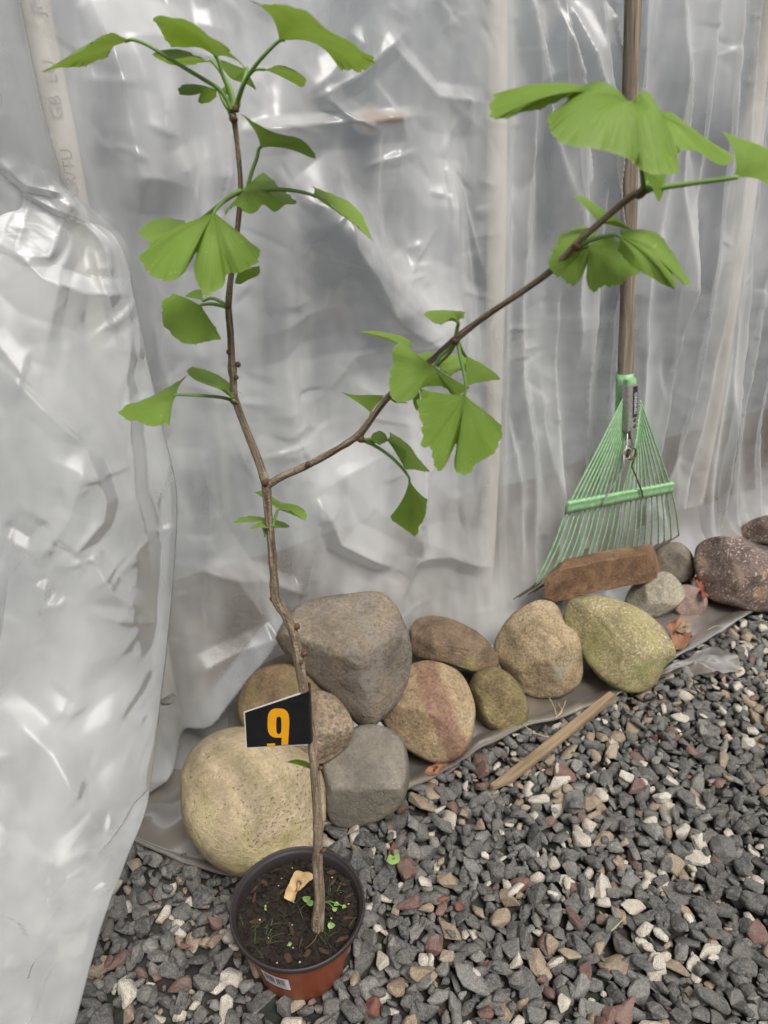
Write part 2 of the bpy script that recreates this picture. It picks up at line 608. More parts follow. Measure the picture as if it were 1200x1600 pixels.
# ---- numpy noise on the sheets
def vnoise(x, y, seed, linear=False):
    """value noise; linear=True gives piecewise planar facets on a triangle lattice (sharp creases)"""
    r = np.random.default_rng(seed)
    T = r.random((256, 256))
    if linear:
        sx = x + y * 0.57735 * 0.5; sy = y * 1.1547 * 0.9
        i = np.floor(sx).astype(int); j = np.floor(sy).astype(int)
        fx = sx - i; fy = sy - j
        a = T[i % 256, j % 256]; bq = T[(i + 1) % 256, j % 256]; cq = T[i % 256, (j + 1) % 256]; dq = T[(i + 1) % 256, (j + 1) % 256]
        lower = fx + fy < 1
        return np.where(lower, a + fx * (bq - a) + fy * (cq - a), dq + (1 - fx) * (cq - dq) + (1 - fy) * (bq - dq)) - 0.5
    i = np.floor(x).astype(int); j = np.floor(y).astype(int)
    fx = x - i; fy = y - j
    fx = fx * fx * fx * (fx * (fx * 6 - 15) + 10); fy = fy * fy * fy * (fy * (fy * 6 - 15) + 10)
    a = T[i % 256, j % 256]; bq = T[(i + 1) % 256, j % 256]; cq = T[i % 256, (j + 1) % 256]; dq = T[(i + 1) % 256, (j + 1) % 256]
    return (a * (1 - fx) + bq * fx) * (1 - fy) + (cq * (1 - fx) + dq * fx) * fy - 0.5


def fbm(x, y, seed, o=4):
    v = 0; a = 1.0
    for k in range(o):
        v = v + a * vnoise(x * 2 ** k, y * 2 ** k, seed + k); a *= 0.5
    return v


def crumple(x, y, seed, scale):
    """creased film: faceted noise whose domain is warped"""
    wx = fbm(x / scale * 0.7, y / scale * 0.7, seed + 50, 2) * 0.6
    wy = fbm(x / scale * 0.7, y / scale * 0.7, seed + 60, 2) * 0.6
    return vnoise(x / scale + wx, y / scale + wy, seed, True)


def seg_dist(x, y, a, b_):
    ax, ay = a; bx, by = b_
    dx, dy = bx - ax, by - ay
    L2 = dx * dx + dy * dy + 1e-12
    t = np.clip(((x - ax) * dx + (y - ay) * dy) / L2, 0, 1)
    return np.hypot(x - ax - t * dx, y - ay - t * dy), t


def tent(d, side, w):
    """sharp fold: straight flanks, one steeper than the other"""
    W_ = np.where(side > 0, 1.5 * w, 3.8 * w)
    k = np.clip(1 - d / W_, 0, 1)
    return 0.75 * k + 0.25 * np.exp(-d / w)


def ridge(Hf, x, y, pts, width, amp, sharp=True, taper=True):
    """adds a fold along a polyline to height field Hf"""
    L = [0.0]
    for k in range(len(pts) - 1):
        L.append(L[-1] + math.hypot(pts[k + 1][0] - pts[k][0], pts[k + 1][1] - pts[k][1]))
    best = np.full(x.shape, 1e9); tt = np.zeros(x.shape); sd_ = np.zeros(x.shape)
    for k in range(len(pts) - 1):
        d, t = seg_dist(x, y, pts[k], pts[k + 1])
        m = d < best
        cr = (pts[k + 1][0] - pts[k][0]) * (y - pts[k][1]) - (pts[k + 1][1] - pts[k][1]) * (x - pts[k][0])
        best = np.where(m, d, best); tt = np.where(m, (L[k] + t * (L[k + 1] - L[k])) / L[-1], tt); sd_ = np.where(m, cr, sd_)
    if int(abs(pts[0][0]) * 1000) % 2: sd_ = -sd_
    prof = tent(best, sd_, width) if sharp else np.exp(-(best / width) ** 2)
    if taper: prof = prof * np.clip(np.minimum(tt, 1 - tt) * 5 + 0.15, 0, 1)
    Hf += amp * prof


def lip(Hf, x, y, pts, amp, fall, drop):
    """a hanging edge: swells out down to the line, then steps back sharply below it"""
    best = np.full(x.shape, 1e9); sd_ = np.zeros(x.shape); tt = np.zeros(x.shape)
    n = len(pts) - 1
    for k in range(n):
        d, t = seg_dist(x, y, pts[k], pts[k + 1])
        cr = (pts[k + 1][0] - pts[k][0]) * (y - pts[k][1]) - (pts[k + 1][1] - pts[k][1]) * (x - pts[k][0])
        m = d < best
        best = np.where(m, d, best); sd_ = np.where(m, cr, sd_); tt = np.where(m, (k + t) / n, tt)
    d = np.where(sd_ > 0, -best, best)       # pts run from right to left, so "above" is on the right-hand side
    Hf += amp * np.where(d > 0, np.exp(-d / fall), np.clip(1 + d / drop, 0, 1)) * np.clip(np.minimum(tt, 1 - tt) * 6, 0, 1)


def random_creases(Hf, x, y, n, x0, x1, y0, y1, seed, lmin, lmax, wmin, wmax, amp, ang=None, spread=math.pi):
    r = np.random.default_rng(seed)
    for _ in range(n):
        cx, cy = r.uniform(x0, x1), r.uniform(y0, y1)
        th = (ang if ang is not None else 0) + r.uniform(-spread, spread) * 0.5
        L = r.uniform(lmin, lmax) * 0.5
        wd = r.uniform(wmin, wmax); A = amp * r.uniform(0.3, 1.0) * (1 if r.random() < 0.6 else -1)
        R_ = L + wd * 5
        ii = np.where((np.abs(x - cx) < R_) & (np.abs(y - cy) < R_))
        if len(ii[0]) == 0: continue
        bend = r.uniform(-0.12, 0.12) * L
        mx, my = cx - math.sin(th) * bend, cy + math.cos(th) * bend
        a = (cx - L * math.cos(th), cy - L * math.sin(th)); c_ = (cx + L * math.cos(th), cy + L * math.sin(th))
        xs, ys = x[ii], y[ii]
        d1, t1 = seg_dist(xs, ys, a, (mx, my)); d2, t2 = seg_dist(xs, ys, (mx, my), c_)
        d = np.minimum(d1, d2); t = np.where(d1 < d2, t1 * 0.5, 0.5 + t2 * 0.5)
        side = (c_[0] - a[0]) * (ys - a[1]) - (c_[1] - a[1]) * (xs - a[0])
        if r.random() < 0.5: side = -side
        Hf[ii] += A * tent(d, side, wd) * np.clip(np.minimum(t, 1 - t) * 3, 0, 1)


def wpl(pts):
    return [Wsz(px, py) for px, py in pts]


# ---- the tunnel (greenhouse) : film, skirt, pipes
tunnel = thing('plastic_tunnel', 'tall tunnel of wrinkled clear plastic film over white pipes', 'greenhouse', wall_pt(0, 0))
sv = np.concatenate([np.linspace(-2.2, -0.8, 36)[:-1], np.linspace(-0.8, 1.15, 720)[:-1], np.linspace(1.15, 4.0, 70)])
zv = np.concatenate([np.linspace(-0.01, 1.16, 440)[:-1], np.linspace(1.16, 1.5, 24)])
S, Z = np.meshgrid(sv, zv, indexing='ij')
Hh = np.zeros_like(S)
# film pulled over the hoops: proud at each pipe, slack between
PIPES = [Wsz(95, 180)[0], Wsz(785, 500)[0], Wsz(1178, 300)[0]]
for ps in PIPES:
    Hh += 0.016 * np.exp(-np.abs(S - ps) / 0.03)
Hh += 0.05 * fbm(S * 2.2 + 3, Z * 1.1, 21, 2)
# long hanging pleats, strongest to the right of the middle pipe
right = 1 / (1 + np.exp(-(S - 0.03) / 0.02))
left = 1 - right
pl = fbm(S * 9 + 0.6 * fbm(S * 3, Z * 2, 33, 2), Z * 1.3 + 5, 31, 3)
Hh += right * (0.045 * pl + 0.016 * (1 - 2 * np.abs(np.sin(S * 42 + 3.0 * fbm(S * 2.5, Z * 1.6, 35, 2))))) + left * 0.014 * pl
for pts, wd, am, sh in [
    ([(815, 0), (850, 180), (885, 420), (905, 600)], 0.016, 0.042, True),
    ([(862, 0), (880, 150), (905, 330)], 0.010, 0.027, True),
    ([(900, 0), (920, 150), (942, 300), (958, 420)], 0.010, 0.036, True),
    ([(950, 0), (968, 160)], 0.010, 0.030, True),
    ([(1068, 30), (1062, 250), (1050, 520)], 0.018, 0.033, True),
    ([(1155, 420), (1138, 640), (1098, 850)], 0.016, 0.045, True),
    ([(1060, 560), (1040, 760), (1085, 900)], 0.03, -0.02, False),
    ([(850, 580), (860, 700), (880, 860)], 0.012, 0.014, True),
    ([(800, 640), (808, 760), (800, 880)], 0.008, 0.012, True),
    ([(470, 270), (545, 400), (640, 500), (700, 560)], 0.045, 0.05, False),
    ([(540, 440), (600, 500), (650, 530), (560, 560), (520, 640)], 0.016, 0.016, True),
    ([(480, 500), (520, 640), (560, 740)], 0.06, -0.03, False),
    ([(490, 330), (560, 430), (600, 520)], 0.02, 0.02, True),
    ([(380, 205), (470, 195), (560, 190), (650, 180)], 0.008, 0.014, True),
    ([(500, 150), (560, 195), (590, 205)], 0.006, 0.012, True),
    ([(640, 40), (560, 120), (480, 160)], 0.012, 0.012, True),
    ([(600, 60), (680, 150), (760, 160)], 0.012, 0.012, True),
    ([(220, 0), (235, 150), (225, 330)], 0.03, 0.03, False),
    ([(140, 0), (170, 120), (192, 250), (205, 330)], 0.012, 0.02, True),
    ([(130, 60), (140, 170), (150, 260)], 0.008, 0.01, True),
    ([(260, 230), (300, 330), (330, 420)], 0.02, 0.014, True),
    ([(500, 780), (530, 850), (610, 885)], 0.012, 0.022, True),
    ([(500, 780), (495, 850), (470, 935)], 0.010, 0.018, True),
    ([(610, 960), (640, 870), (690, 860), (760, 880)], 0.016, 0.016, True),
    ([(300, 880), (400, 900), (480, 930)], 0.012, 0.02, True),
    ([(310, 700), (320, 800), (315, 880)], 0.012, 0.014, True),
    ([(270, 1030), (370, 980), (450, 950)], 0.014, 0.010, True),
    ([(240, 1125), (330, 1060), (420, 1000)], 0.014, 0.007, True),
]:
    ridge(Hh, S, Z, wpl(pts), wd, am, sh)
for pts, wd, am in [([(165, -20), (185, 200), (215, 420), (250, 700)], 0.022, 0.026), ([(250, -20), (262, 200), (280, 420)], 0.03, 0.03), ([(330, -20), (335, 150), (350, 330)], 0.02, 0.02),
                    ([(420, 100), (430, 300), (450, 520), (470, 740)], 0.03, 0.026), ([(700, 250), (690, 420), (700, 640)], 0.03, 0.022), ([(620, 560), (640, 700), (640, 860)], 0.03, 0.02),
                    ([(300, 480), (320, 640), (345, 860)], 0.022, 0.022)]:
    ridge(Hh, S, Z, wpl(pts), wd, am, False)
# crumples
mid = np.exp(-((S + 0.2) / 0.35) ** 2)
Hh += (0.009 + 0.006 * mid) * crumple(S, Z * 0.75, 41, 0.16)
Hh += (0.0035 + 0.003 * mid) * crumple(S, Z, 43, 0.06) * np.clip(0.6 + 1.6 * fbm(S * 4, Z * 4, 45, 2), 0, 2)
Hh += 0.0015 * crumple(S, Z, 47, 0.024) * np.clip(0.4 + 2.2 * fbm(S * 5 + 9, Z * 5, 49, 2), 0, 2)
random_creases(Hh, S, Z, 330, -0.75, 1.1, 0.05, 1.15, 51, 0.02, 0.10, 0.003, 0.008, 0.0036)
random_creases(Hh, S, Z, 120, -0.6, 0.15, 0.45, 1.15, 53, 0.02, 0.12, 0.003, 0.008, 0.005)
random_creases(Hh, S, Z, 60, -0.75, 1.1, 0.05, 1.15, 52, 0.08, 0.3, 0.004, 0.010, 0.008, math.pi / 2, 0.7)
lip(Hh, S, Z, [Wsz(px, py, 0.06) for px, py in [(470, 972), (432, 1003), (345, 1088), (288, 1148), (232, 1214), (190, 1250)]], 0.075, 0.11, 0.014)
base = np.array(WO); wd_ = np.array(WD); ni = np.array(NI)
fade = np.clip(Z / 0.06, 0, 1)
Hh = Hh * fade
for ps in PIPES:
    wq = np.exp(-((S - ps) / 0.022) ** 2)
    Hh = Hh * (1 - wq) + wq * (0.0045 + 0.25 * np.maximum(Hh, 0))

# the foot of the film bellies out against the backs of the stones
Hh = Hh + 0.075 * np.exp(-np.maximum(Z, 0) / 0.085)


def film_xyz(S, Z, Hh):
    e = CURVE * Z * Z - Hh
    return np.stack([base[0] + S * wd_[0] + e * ni[0], base[1] + S * wd_[1] + e * ni[1], Z], -1)


np_grid_mesh('wall_film', film_xyz(S, Z, Hh), M_FILM, tunnel)
# roof and far side of the tunnel, out of the picture but they shade the inside
rp = []
prof = []
e0, z0 = wall_in(1.5), 1.5
for k in range(25):
    th = math.pi * k / 24
    prof.append((e0 + (1.9 - 2 * e0 + 0.0) * (1 - math.cos(th)) / 2, z0 + 0.55 * math.sin(th)))
for k in range(1, 11):
    z = 1.5 * (1 - k / 10)
    prof.append((1.9 - wall_in(z), z))
for s in np.linspace(-2.2, 4.0, 30):
    rp.append([tuple(WO + WD * float(s) + NI * (e + 0.01 * mnoise(Vector((s * 3, e * 4, z * 3)))) + Vector((0, 0, z))) for e, z in prof])
np_grid_mesh('roof_film', np.array(rp), M_FILM2, tunnel)
for s, nm in ((-2.2, 'end_film'), (4.0, 'end_film')):
    ring = [(wall_in(z), z) for z in np.linspace(0, 1.5, 8)] + prof[1:]
    vs = [WO + WD * s + NI * float(e) + Vector((0, 0, float(z))) for e, z in ring]
    cc = WO + WD * s + NI * 0.95
    mesh(nm, vs + [cc], [(k, k + 1, len(vs)) for k in range(len(vs) - 1)], M_FILM2, tunnel)


# pipes (hoops) just inside the film
def pipe(s, name='pipe'):
    path = [WO + WD * s + NI * (wall_in(z) + 0.018) + Vector((0, 0, z)) for z in [-0.02 + 0.08 * k for k in range(20)]]
    path += [WO + WD * s + NI * (e) + Vector((0, 0, z - 0.02)) for e, z in prof[1:11]]
    return tube(name, path, 0.0155, M_PVC, tunnel, 14)


# text helper -> mesh
def text_mesh(name, body, size, mat, parent, origin, xdir, ydir):
    cu = bpy.data.curves.new(name, 'FONT')
    cu.body = body; cu.size = size; cu.align_x = 'LEFT'; cu.resolution_u = 2
    to = bpy.data.objects.new(name, cu); C.objects.link(to)
    dg = bpy.context.evaluated_depsgraph_get(); dg.update()
    me = bpy.data.meshes.new_from_object(to.evaluated_get(dg))
    bpy.data.objects.remove(to); bpy.data.curves.remove(cu)
    x, y = Vector(xdir).normalized(), Vector(ydir).normalized()
    for v in me.vertices:
        v.co = Vector(origin) + x * v.co.x + y * v.co.y
    me.materials.clear(); me.materials.append(mat)
    return link_mesh(name, me, mat, parent, None, False)


pipes = [pipe(s) for s in PIPES]
# printed codes run along the left pipe, facing the camera
s0 = PIPES[0]
for body, zz, sz in (('N CR/TU', 0.79, 0.017), ('GB  EU', 0.885, 0.018), ('JM 230', 0.98, 0.018)):
    a = WO + WD * s0 + NI * (wall_in(zz) + 0.018) + Vector((0, 0, zz))
    up = Vector((0, 0, 1))
    tocam = (CAM - a); tocam.z = 0; tocam.normalize()
    side = up.cross(tocam)
    cu_o = a + tocam * 0.0168 + side * 0.006
    text_mesh('print', body, sz, M_PRINT, pipes[0], cu_o, up, -side)

# ---- skirt of the film lying on the ground, weighted by the stones
EDGE = [(150, 1270), (215, 1325), (290, 1360), (365, 1382), (430, 1345), (500, 1305), (560, 1292), (620, 1268), (690, 1222), (760, 1180), (830, 1148), (905, 1130),
        (960, 1104), (1020, 1070), (1080, 1032), (1130, 998), (1195, 958), (1260, 925), (1340, 885)]
es, ed = [], []
for px, py in EDGE:
    q = G(px, py, 0.02)
    es.append((q - WO).dot(WD)); ed.append(-(q - WO).dot(NI))
order = np.argsort(es); es = np.array(es)[order]; ed = np.array(ed)[order]


def skirt_edge(s):
    return np.interp(s, es, ed)


ss = np.linspace(es[0], es[-1] + 0.4, 420)
tv = np.linspace(0, 1, 70)
S2, T2 = np.meshgrid(ss, tv, indexing='ij')
E2 = skirt_edge(S2) + 0.006 * fbm(S2 * 14, S2 * 0 + 3, 71, 3)
D2 = T2 * E2
Z2 = 0.016 + 0.09 * np.exp(-D2 / 0.025) + 0.010 * fbm(S2 * 7, D2 * 9, 73, 3) + 0.010 * crumple(S2, D2, 75, 0.09) + 0.004 * crumple(S2, D2, 77, 0.035)
hem = np.clip((T2 - 0.86) / 0.14, 0, 1)
Z2 = Z2 + 0.010 * np.sin(hem * math.pi * 0.85) + 0.006
D2 = D2 - 0.012 * (hem > 0.75) * (hem - 0.75) * 4
Z2 = np.maximum(Z2, 0.006)
P2 = np.stack([base[0] + S2 * wd_[0] - D2 * ni[0], base[1] + S2 * wd_[1] - D2 * ni[1], Z2], -1)
np_grid_mesh('ground_skirt', P2, M_SKIRT, tunnel)
# a torn corner of the film poking out on the gravel at the right
tp = [(1000, 1068), (1060, 1033), (1120, 1010), (1150, 1020), (1160, 1052), (1110, 1052), (1060, 1050)]
c0 = G(1085, 1040, 0.03)
vs = [c0 + Vector((0, 0, 0.012))]
for k, (px, py) in enumerate(tp):
    vs.append(G(px, py, 0.022 + 0.012 * (k % 2)))
bm = bmesh.new()
bv = [bm.verts.new(v) for v in vs]
for k in range(1, len(vs)):
    bm.faces.new((bv[0], bv[k], bv[k % (len(vs) - 1) + 1]))
bmesh.ops.subdivide_edges(bm, edges=bm.edges[:], cuts=4, use_grid_fill=True)
for v in bm.verts:
    v.co.z += 0.010 * mnoise(v.co * 45) + 0.004 * mnoise(v.co * 120)
me = bpy.data.meshes.new('torn_corner'); bm.to_mesh(me); bm.free()
link_mesh('torn_corner', me, M_SKIRT, tunnel)

# ---- hanging flap at the left, nearer to the camera
flap = thing('plastic_flap', 'milky loose plastic flap hanging down to the gravel at the left', 'plastic sheet', G(100, 1450))
FR = [(0, -120, .024), (30, -20, .024), (52, 80, .024), (74, 180, .024), (98, 262, .022), (118, 300, .018), (160, 338, .016), (203, 385, .022), (211, 450, .032), (232, 560, .047), (258, 680, .067), (277, 765, .087), (276, 860, .112), (264, 1000, .157),
      (240, 1190, .237), (228, 1270, .277), (196, 1350, .322), (160, 1450, .377), (122, 1590, .442), (95, 1680, .482)]
Rp = []
for px, py, off in FR:
    Rp.append(W(px, py, off))
Rc = catmull(Rp, 30)
nv_ = len(Rc)
Lc = []
for k, p in enumerate(Rc):
    v = k / (nv_ - 1)
    q = p - WD * 0.62 + NI * (0.02 + 0.03 * v) + Vector((0, 0, 0.03 * (1 - v)))
    Lc.append(q)
nu_ = 290
Pn = np.zeros((nu_, nv_, 3))
Rn = np.array([tuple(p) for p in Rc]); Ln = np.array([tuple(p) for p in Lc])
uu = np.linspace(0, 1, nu_)
roll = 0.07
arc = np.concatenate([[0], np.cumsum(np.linalg.norm(np.diff(Rn, axis=0), axis=1))])
U, V = np.meshgrid(uu, arc, indexing='ij')
X2 = U * 0.62
Hf = 0.012 * fbm(X2 * 5, V * 1.6, 81, 2) + 0.030 * fbm(X2 * 11 - V * 0.9, V * 0.9, 91, 2) + 0.016 * crumple(X2, V * 0.6, 83, 0.15) + 0.0050 * crumple(X2, V, 85, 0.06) + 0.0006 * crumple(X2, V, 87, 0.026)
random_creases(Hf, X2, V, 90, 0.1, 0.62, 0, arc[-1], 88, 0.03, 0.13, 0.003, 0.007, 0.0055)
random_creases(Hf, X2, V, 220, 0.1, 0.62, 0, arc[-1], 89, 0.02, 0.08, 0.003, 0.006, 0.003)


def fuv(px, py):
    """photo pixel -> (distance along the flap, arc down the edge), by nearest grid point"""
    r = np.array(ray(px, py)); r = r / np.linalg.norm(r)
    flat = Ln[None] * (1 - uu[:, None, None]) + Rn[None] * uu[:, None, None]
    d = flat - np.array(CAM)
    cr = np.linalg.norm(np.cross(d, r), axis=2)
    i, j = np.unravel_index(np.argmin(cr), cr.shape)
    return (X2[i, j], V[i, j])


for pts, wd, am, sh in [
    ([(0, 40), (40, 160), (80, 300)], 0.012, 0.02, True),
    ([(112, 305), (70, 400), (15, 395)], 0.008, 0.02, True),
    ([(112, 305), (40, 290), (0, 250)], 0.008, 0.022, True),
    ([(112, 305), (90, 420), (60, 560)], 0.012, 0.018, True),
    ([(0, 380), (60, 430), (130, 455), (205, 460)], 0.014, 0.03, True),
    ([(15, 390), (45, 330), (60, 260)], 0.008, 0.016, True),
    ([(110, 300), (130, 350), (175, 450)], 0.008, 0.016, True),
    ([(40, 300), (90, 330), (112, 310)], 0.007, 0.014, True),
    ([(205, 470), (195, 600), (200, 760), (235, 900)], 0.016, 0.026, True),
    ([(0, 565), (70, 635), (120, 680)], 0.006, 0.010, True),
    ([(120, 680), (150, 760), (145, 790), (75, 860)], 0.014, 0.026, True),
    ([(120, 680), (90, 780), (40, 860)], 0.02, 0.024, True),
    ([(70, 860), (130, 845), (160, 900), (215, 940)], 0.012, 0.022, True),
    ([(0, 800), (40, 820), (60, 790)], 0.01, -0.02, True),
    ([(60, 880), (55, 920), (90, 915)], 0.008, 0.016, True),
    ([(0, 1080), (70, 1140), (125, 1225)], 0.014, 0.026, True),
    ([(0, 1290), (60, 1340), (40, 1440), (0, 1420)], 0.014, 0.022, True),
    ([(135, 1330), (170, 1370), (150, 1400)], 0.01, 0.02, True),
    ([(0, 1480), (70, 1560), (90, 1600)], 0.012, 0.025, True),
    ([(150, 1000), (120, 1120), (150, 1220)], 0.03, -0.02, False),
]:
    ridge(Hf, X2, V, [fuv(*p) for p in pts], wd * 0.8, am * 0.5, sh)
edgefade = np.clip((1 - U) / 0.03, 0.0, 1) ** 0.7
topfade = np.clip((V - 0.12) / 0.15, 0.3, 1)
Hf = Hf * (0.25 + 0.75 * edgefade) * topfade
outv = -ni
P = Ln[None] * (1 - U[..., None]) + Rn[None] * U[..., None]
# belly of the sheet and the rolled right edge
belly = 0.05 * np.sin(np.clip(U, 0, 1) * math.pi * 0.9) * np.clip((V - 0.25) / 0.25, 0, 1)
rollb = np.clip((U - (1 - roll)) / roll, 0, 1)
P = P + outv * (Hf + belly - 0.016 * rollb ** 2 * np.clip(V / 0.1, 0, 1))[..., None]
# tuck the free edge round and back towards the wall
back = []
for k in range(1, 8):
    q = P[-1] + (ni * (0.018 * k) - wd_ * (0.022 * k ** 1.4 * 0.5))
    back.append(q)
P = np.concatenate([P, np.array(back)], 0)
P[..., 2] = np.maximum(P[..., 2], 0.006)
np_grid_mesh('flap_sheet', P, M_FLAP, flap)


# ================================================================== STONES
def stone(name, label, outline, Y, depth, mat, facets=(), power=0.62, rough=0.006, seed=0, center=None, cat='stone', nth=72, nph=40, nf=6):
    """solid stone: its outline seen from the camera, swept round with its own thickness (depth = half thickness)"""
    cx = sum(p[0] for p in outline) / len(outline) if center is None else center[0]
    cy = sum(p[1] for p in outline) / len(outline) if center is None else center[1]
    c = at(cx, cy, Y)
    m = px_size(c)
    view = (c - CAM).normalized()
    right = Vector((1, 0, 0)); right = (right - view * right.dot(view)).normalized()
    down = view.cross(right)
    # radius as a function of angle from the closed outline
    pts = catmull([Vector((x - cx, y - cy, 0)) for x, y in outline + outline[:1]], 6)[:-1]
    ang = np.array([math.atan2(p.y, p.x) for p in pts]); rad = np.array([math.hypot(p.x, p.y) for p in pts]) * m
    o = np.argsort(ang); ang = ang[o]; rad = rad[o]
    # perspective: the outline is a cone tangent, shrink a little for the near bulge
    ths = np.linspace(-math.pi, math.pi, nth, endpoint=False)
    rr = np.interp(ths, np.concatenate([ang - 2 * math.pi, ang, ang + 2 * math.pi]), np.concatenate([rad, rad, rad]))
    vs = []
    fac = [(Vector(n).normalized(), d) for n, d in facets]
    fr_ = random.Random(seed * 17 + 3)
    for _ in range(nf):
        fac.append((Vector((fr_.uniform(-1, 1), fr_.uniform(-1, 1), -fr_.uniform(0.75, 1.4))).normalized(), fr_.uniform(0.76, 0.96)))
    rmean = float(rr.mean())
    for j in range(nph + 1):
        ph = math.pi * j / nph
        a = math.sin(ph) ** power
        d = -math.cos(ph)                     # -1 = towards the camera
        d = math.copysign(abs(d) ** 0.85, d)
        for i, th in enumerate(ths):
            x, y = math.cos(th) * rr[i] * a, math.sin(th) * rr[i] * a
            q = Vector((x, y, d * depth))
            for n, dd in fac:                 # facet planes in units of the mean radius (x right, y down, z away)
                e = q.dot(n) - dd * rmean
                if e > 0: q -= n * e * 0.93
            w_ = right * q.x + down * q.y + view * q.z
            nn = w_ * (14 + seed % 3) + Vector((seed * 3.7, seed * 1.3, seed * 2.1))
            k = 1 + rough / max(rmean, 1e-6) * (mnoise(nn) + 0.5 * mnoise(nn * 2.3) + 0.25 * mnoise(nn * 5.1))
            vs.append(c + w_ * k)
            if j in (0, nph): pass
    fs = []
    for j in range(nph):
        for i in range(nth):
            i2 = (i + 1) % nth
            fs.append((j * nth + i, j * nth + i2, (j + 1) * nth + i2, (j + 1) * nth + i))
    me = bpy.data.meshes.new(name)
    me.from_pydata([v - c for v in vs], [], fs)
    bm = bmesh.new(); bm.from_mesh(me)
    bmesh.ops.remove_doubles(bm, verts=bm.verts[:], dist=1e-5)
    bmesh.ops.recalc_face_normals(bm, faces=bm.faces[:])
    bmesh.ops.smooth_vert(bm, verts=bm.verts[:], factor=0.5, use_axis_x=True, use_axis_y=True, use_axis_z=True)
    bm.to_mesh(me); bm.free()
    o = link_mesh(name, me, mat, None, c)
    tag(o, label, cat, 'stones weighing down the plastic')
    return o


M_R1 = rock_mat('pale boulder', [(0.42, 0.40, 0.23), (0.62, 0.53, 0.36), (0.72, 0.62, 0.45), (0.56, 0.42, 0.30)], 9, (0.20, 0.13, 0.085), 190, 0.635, None, 0.22, (0.26, 0.25, 0.075), pits=True)
M_R2 = rock_mat('grey tan rock', [(0.22, 0.205, 0.18), (0.33, 0.285, 0.22), (0.28, 0.26, 0.23), (0.37, 0.30, 0.21)], 14, (0.10, 0.095, 0.09), 90, 0.60, ((0.23, 0.205, 0.175), 9, 0.50), 0.4, warm=1.08)
M_R3 = rock_mat('tan fieldstone', [(0.20, 0.14, 0.085), (0.34, 0.245, 0.15), (0.42, 0.31, 0.20)], 14, (0.12, 0.09, 0.06), 150, 0.62, None, 0.4, (0.17, 0.19, 0.05))
M_R4 = rock_mat('speckled granite', [(0.26, 0.20, 0.14), (0.46, 0.37, 0.25), (0.54, 0.44, 0.32)], 30, (0.10, 0.10, 0.10), 110, 0.54, None, 0.45)
M_R5 = rock_mat('smooth grey cobble', [(0.215, 0.20, 0.17), (0.26, 0.245, 0.21), (0.30, 0.28, 0.235)], 10, (0.40, 0.38, 0.33), 180, 0.66, ((0.25, 0.20, 0.14), 7, 0.60), 0.22, rough=0.65, warm=1.06)
M_R7 = rock_mat('olive cobble', [(0.16, 0.13, 0.065), (0.33, 0.27, 0.14), (0.42, 0.35, 0.20)], 22, (0.09, 0.08, 0.05), 170, 0.6, None, 0.5, (0.19, 0.18, 0.06))
M_R8 = rock_mat('brown wedge stone', [(0.15, 0.115, 0.08), (0.27, 0.20, 0.14), (0.36, 0.27, 0.20)], 16, (0.10, 0.08, 0.06), 140, 0.62, ((0.26, 0.23, 0.08), 9, 0.55), 0.4)
M_R9 = rock_mat('cream rough stone', [(0.30, 0.235, 0.14), (0.50, 0.41, 0.27), (0.58, 0.50, 0.35)], 14, (0.18, 0.145, 0.09), 120, 0.6, ((0.30, 0.29, 0.23), 10, 0.57), 0.45)
M_R10 = rock_mat('green mossy stone', [(0.32, 0.30, 0.15), (0.48, 0.43, 0.25), (0.58, 0.52, 0.34)], 12, (0.60, 0.54, 0.36), 150, 0.60, None, 0.45, (0.25, 0.27, 0.075))
M_R11 = rock_mat('brown sandstone slab', [(0.15, 0.095, 0.058), (0.30, 0.185, 0.11), (0.40, 0.27, 0.17)], 18, (0.10, 0.06, 0.035), 130, 0.62, None, 0.4)
M_R12 = rock_mat('grey round pebble', [(0.20, 0.185, 0.155), (0.27, 0.25, 0.21), (0.33, 0.305, 0.26)], 14, (0.14, 0.13, 0.11), 150, 0.64, None, 0.3)
M_R13 = rock_mat('light flat stone', [(0.34, 0.33, 0.27), (0.47, 0.45, 0.37), (0.55, 0.52, 0.43)], 26, (0.20, 0.20, 0.19), 110, 0.6, None, 0.4)
M_R14 = rock_mat('pink stone', [(0.27, 0.19, 0.165), (0.38, 0.28, 0.25), (0.44, 0.34, 0.30)], 20, (0.22, 0.15, 0.13), 150, 0.63, None, 0.3)
M_R15 = rock_mat('purple brown rock', [(0.15, 0.11, 0.10), (0.27, 0.21, 0.195), (0.38, 0.30, 0.26)], 16, (0.62, 0.52, 0.42), 130, 0.58, ((0.45, 0.28, 0.14), 12, 0.56), 0.5)


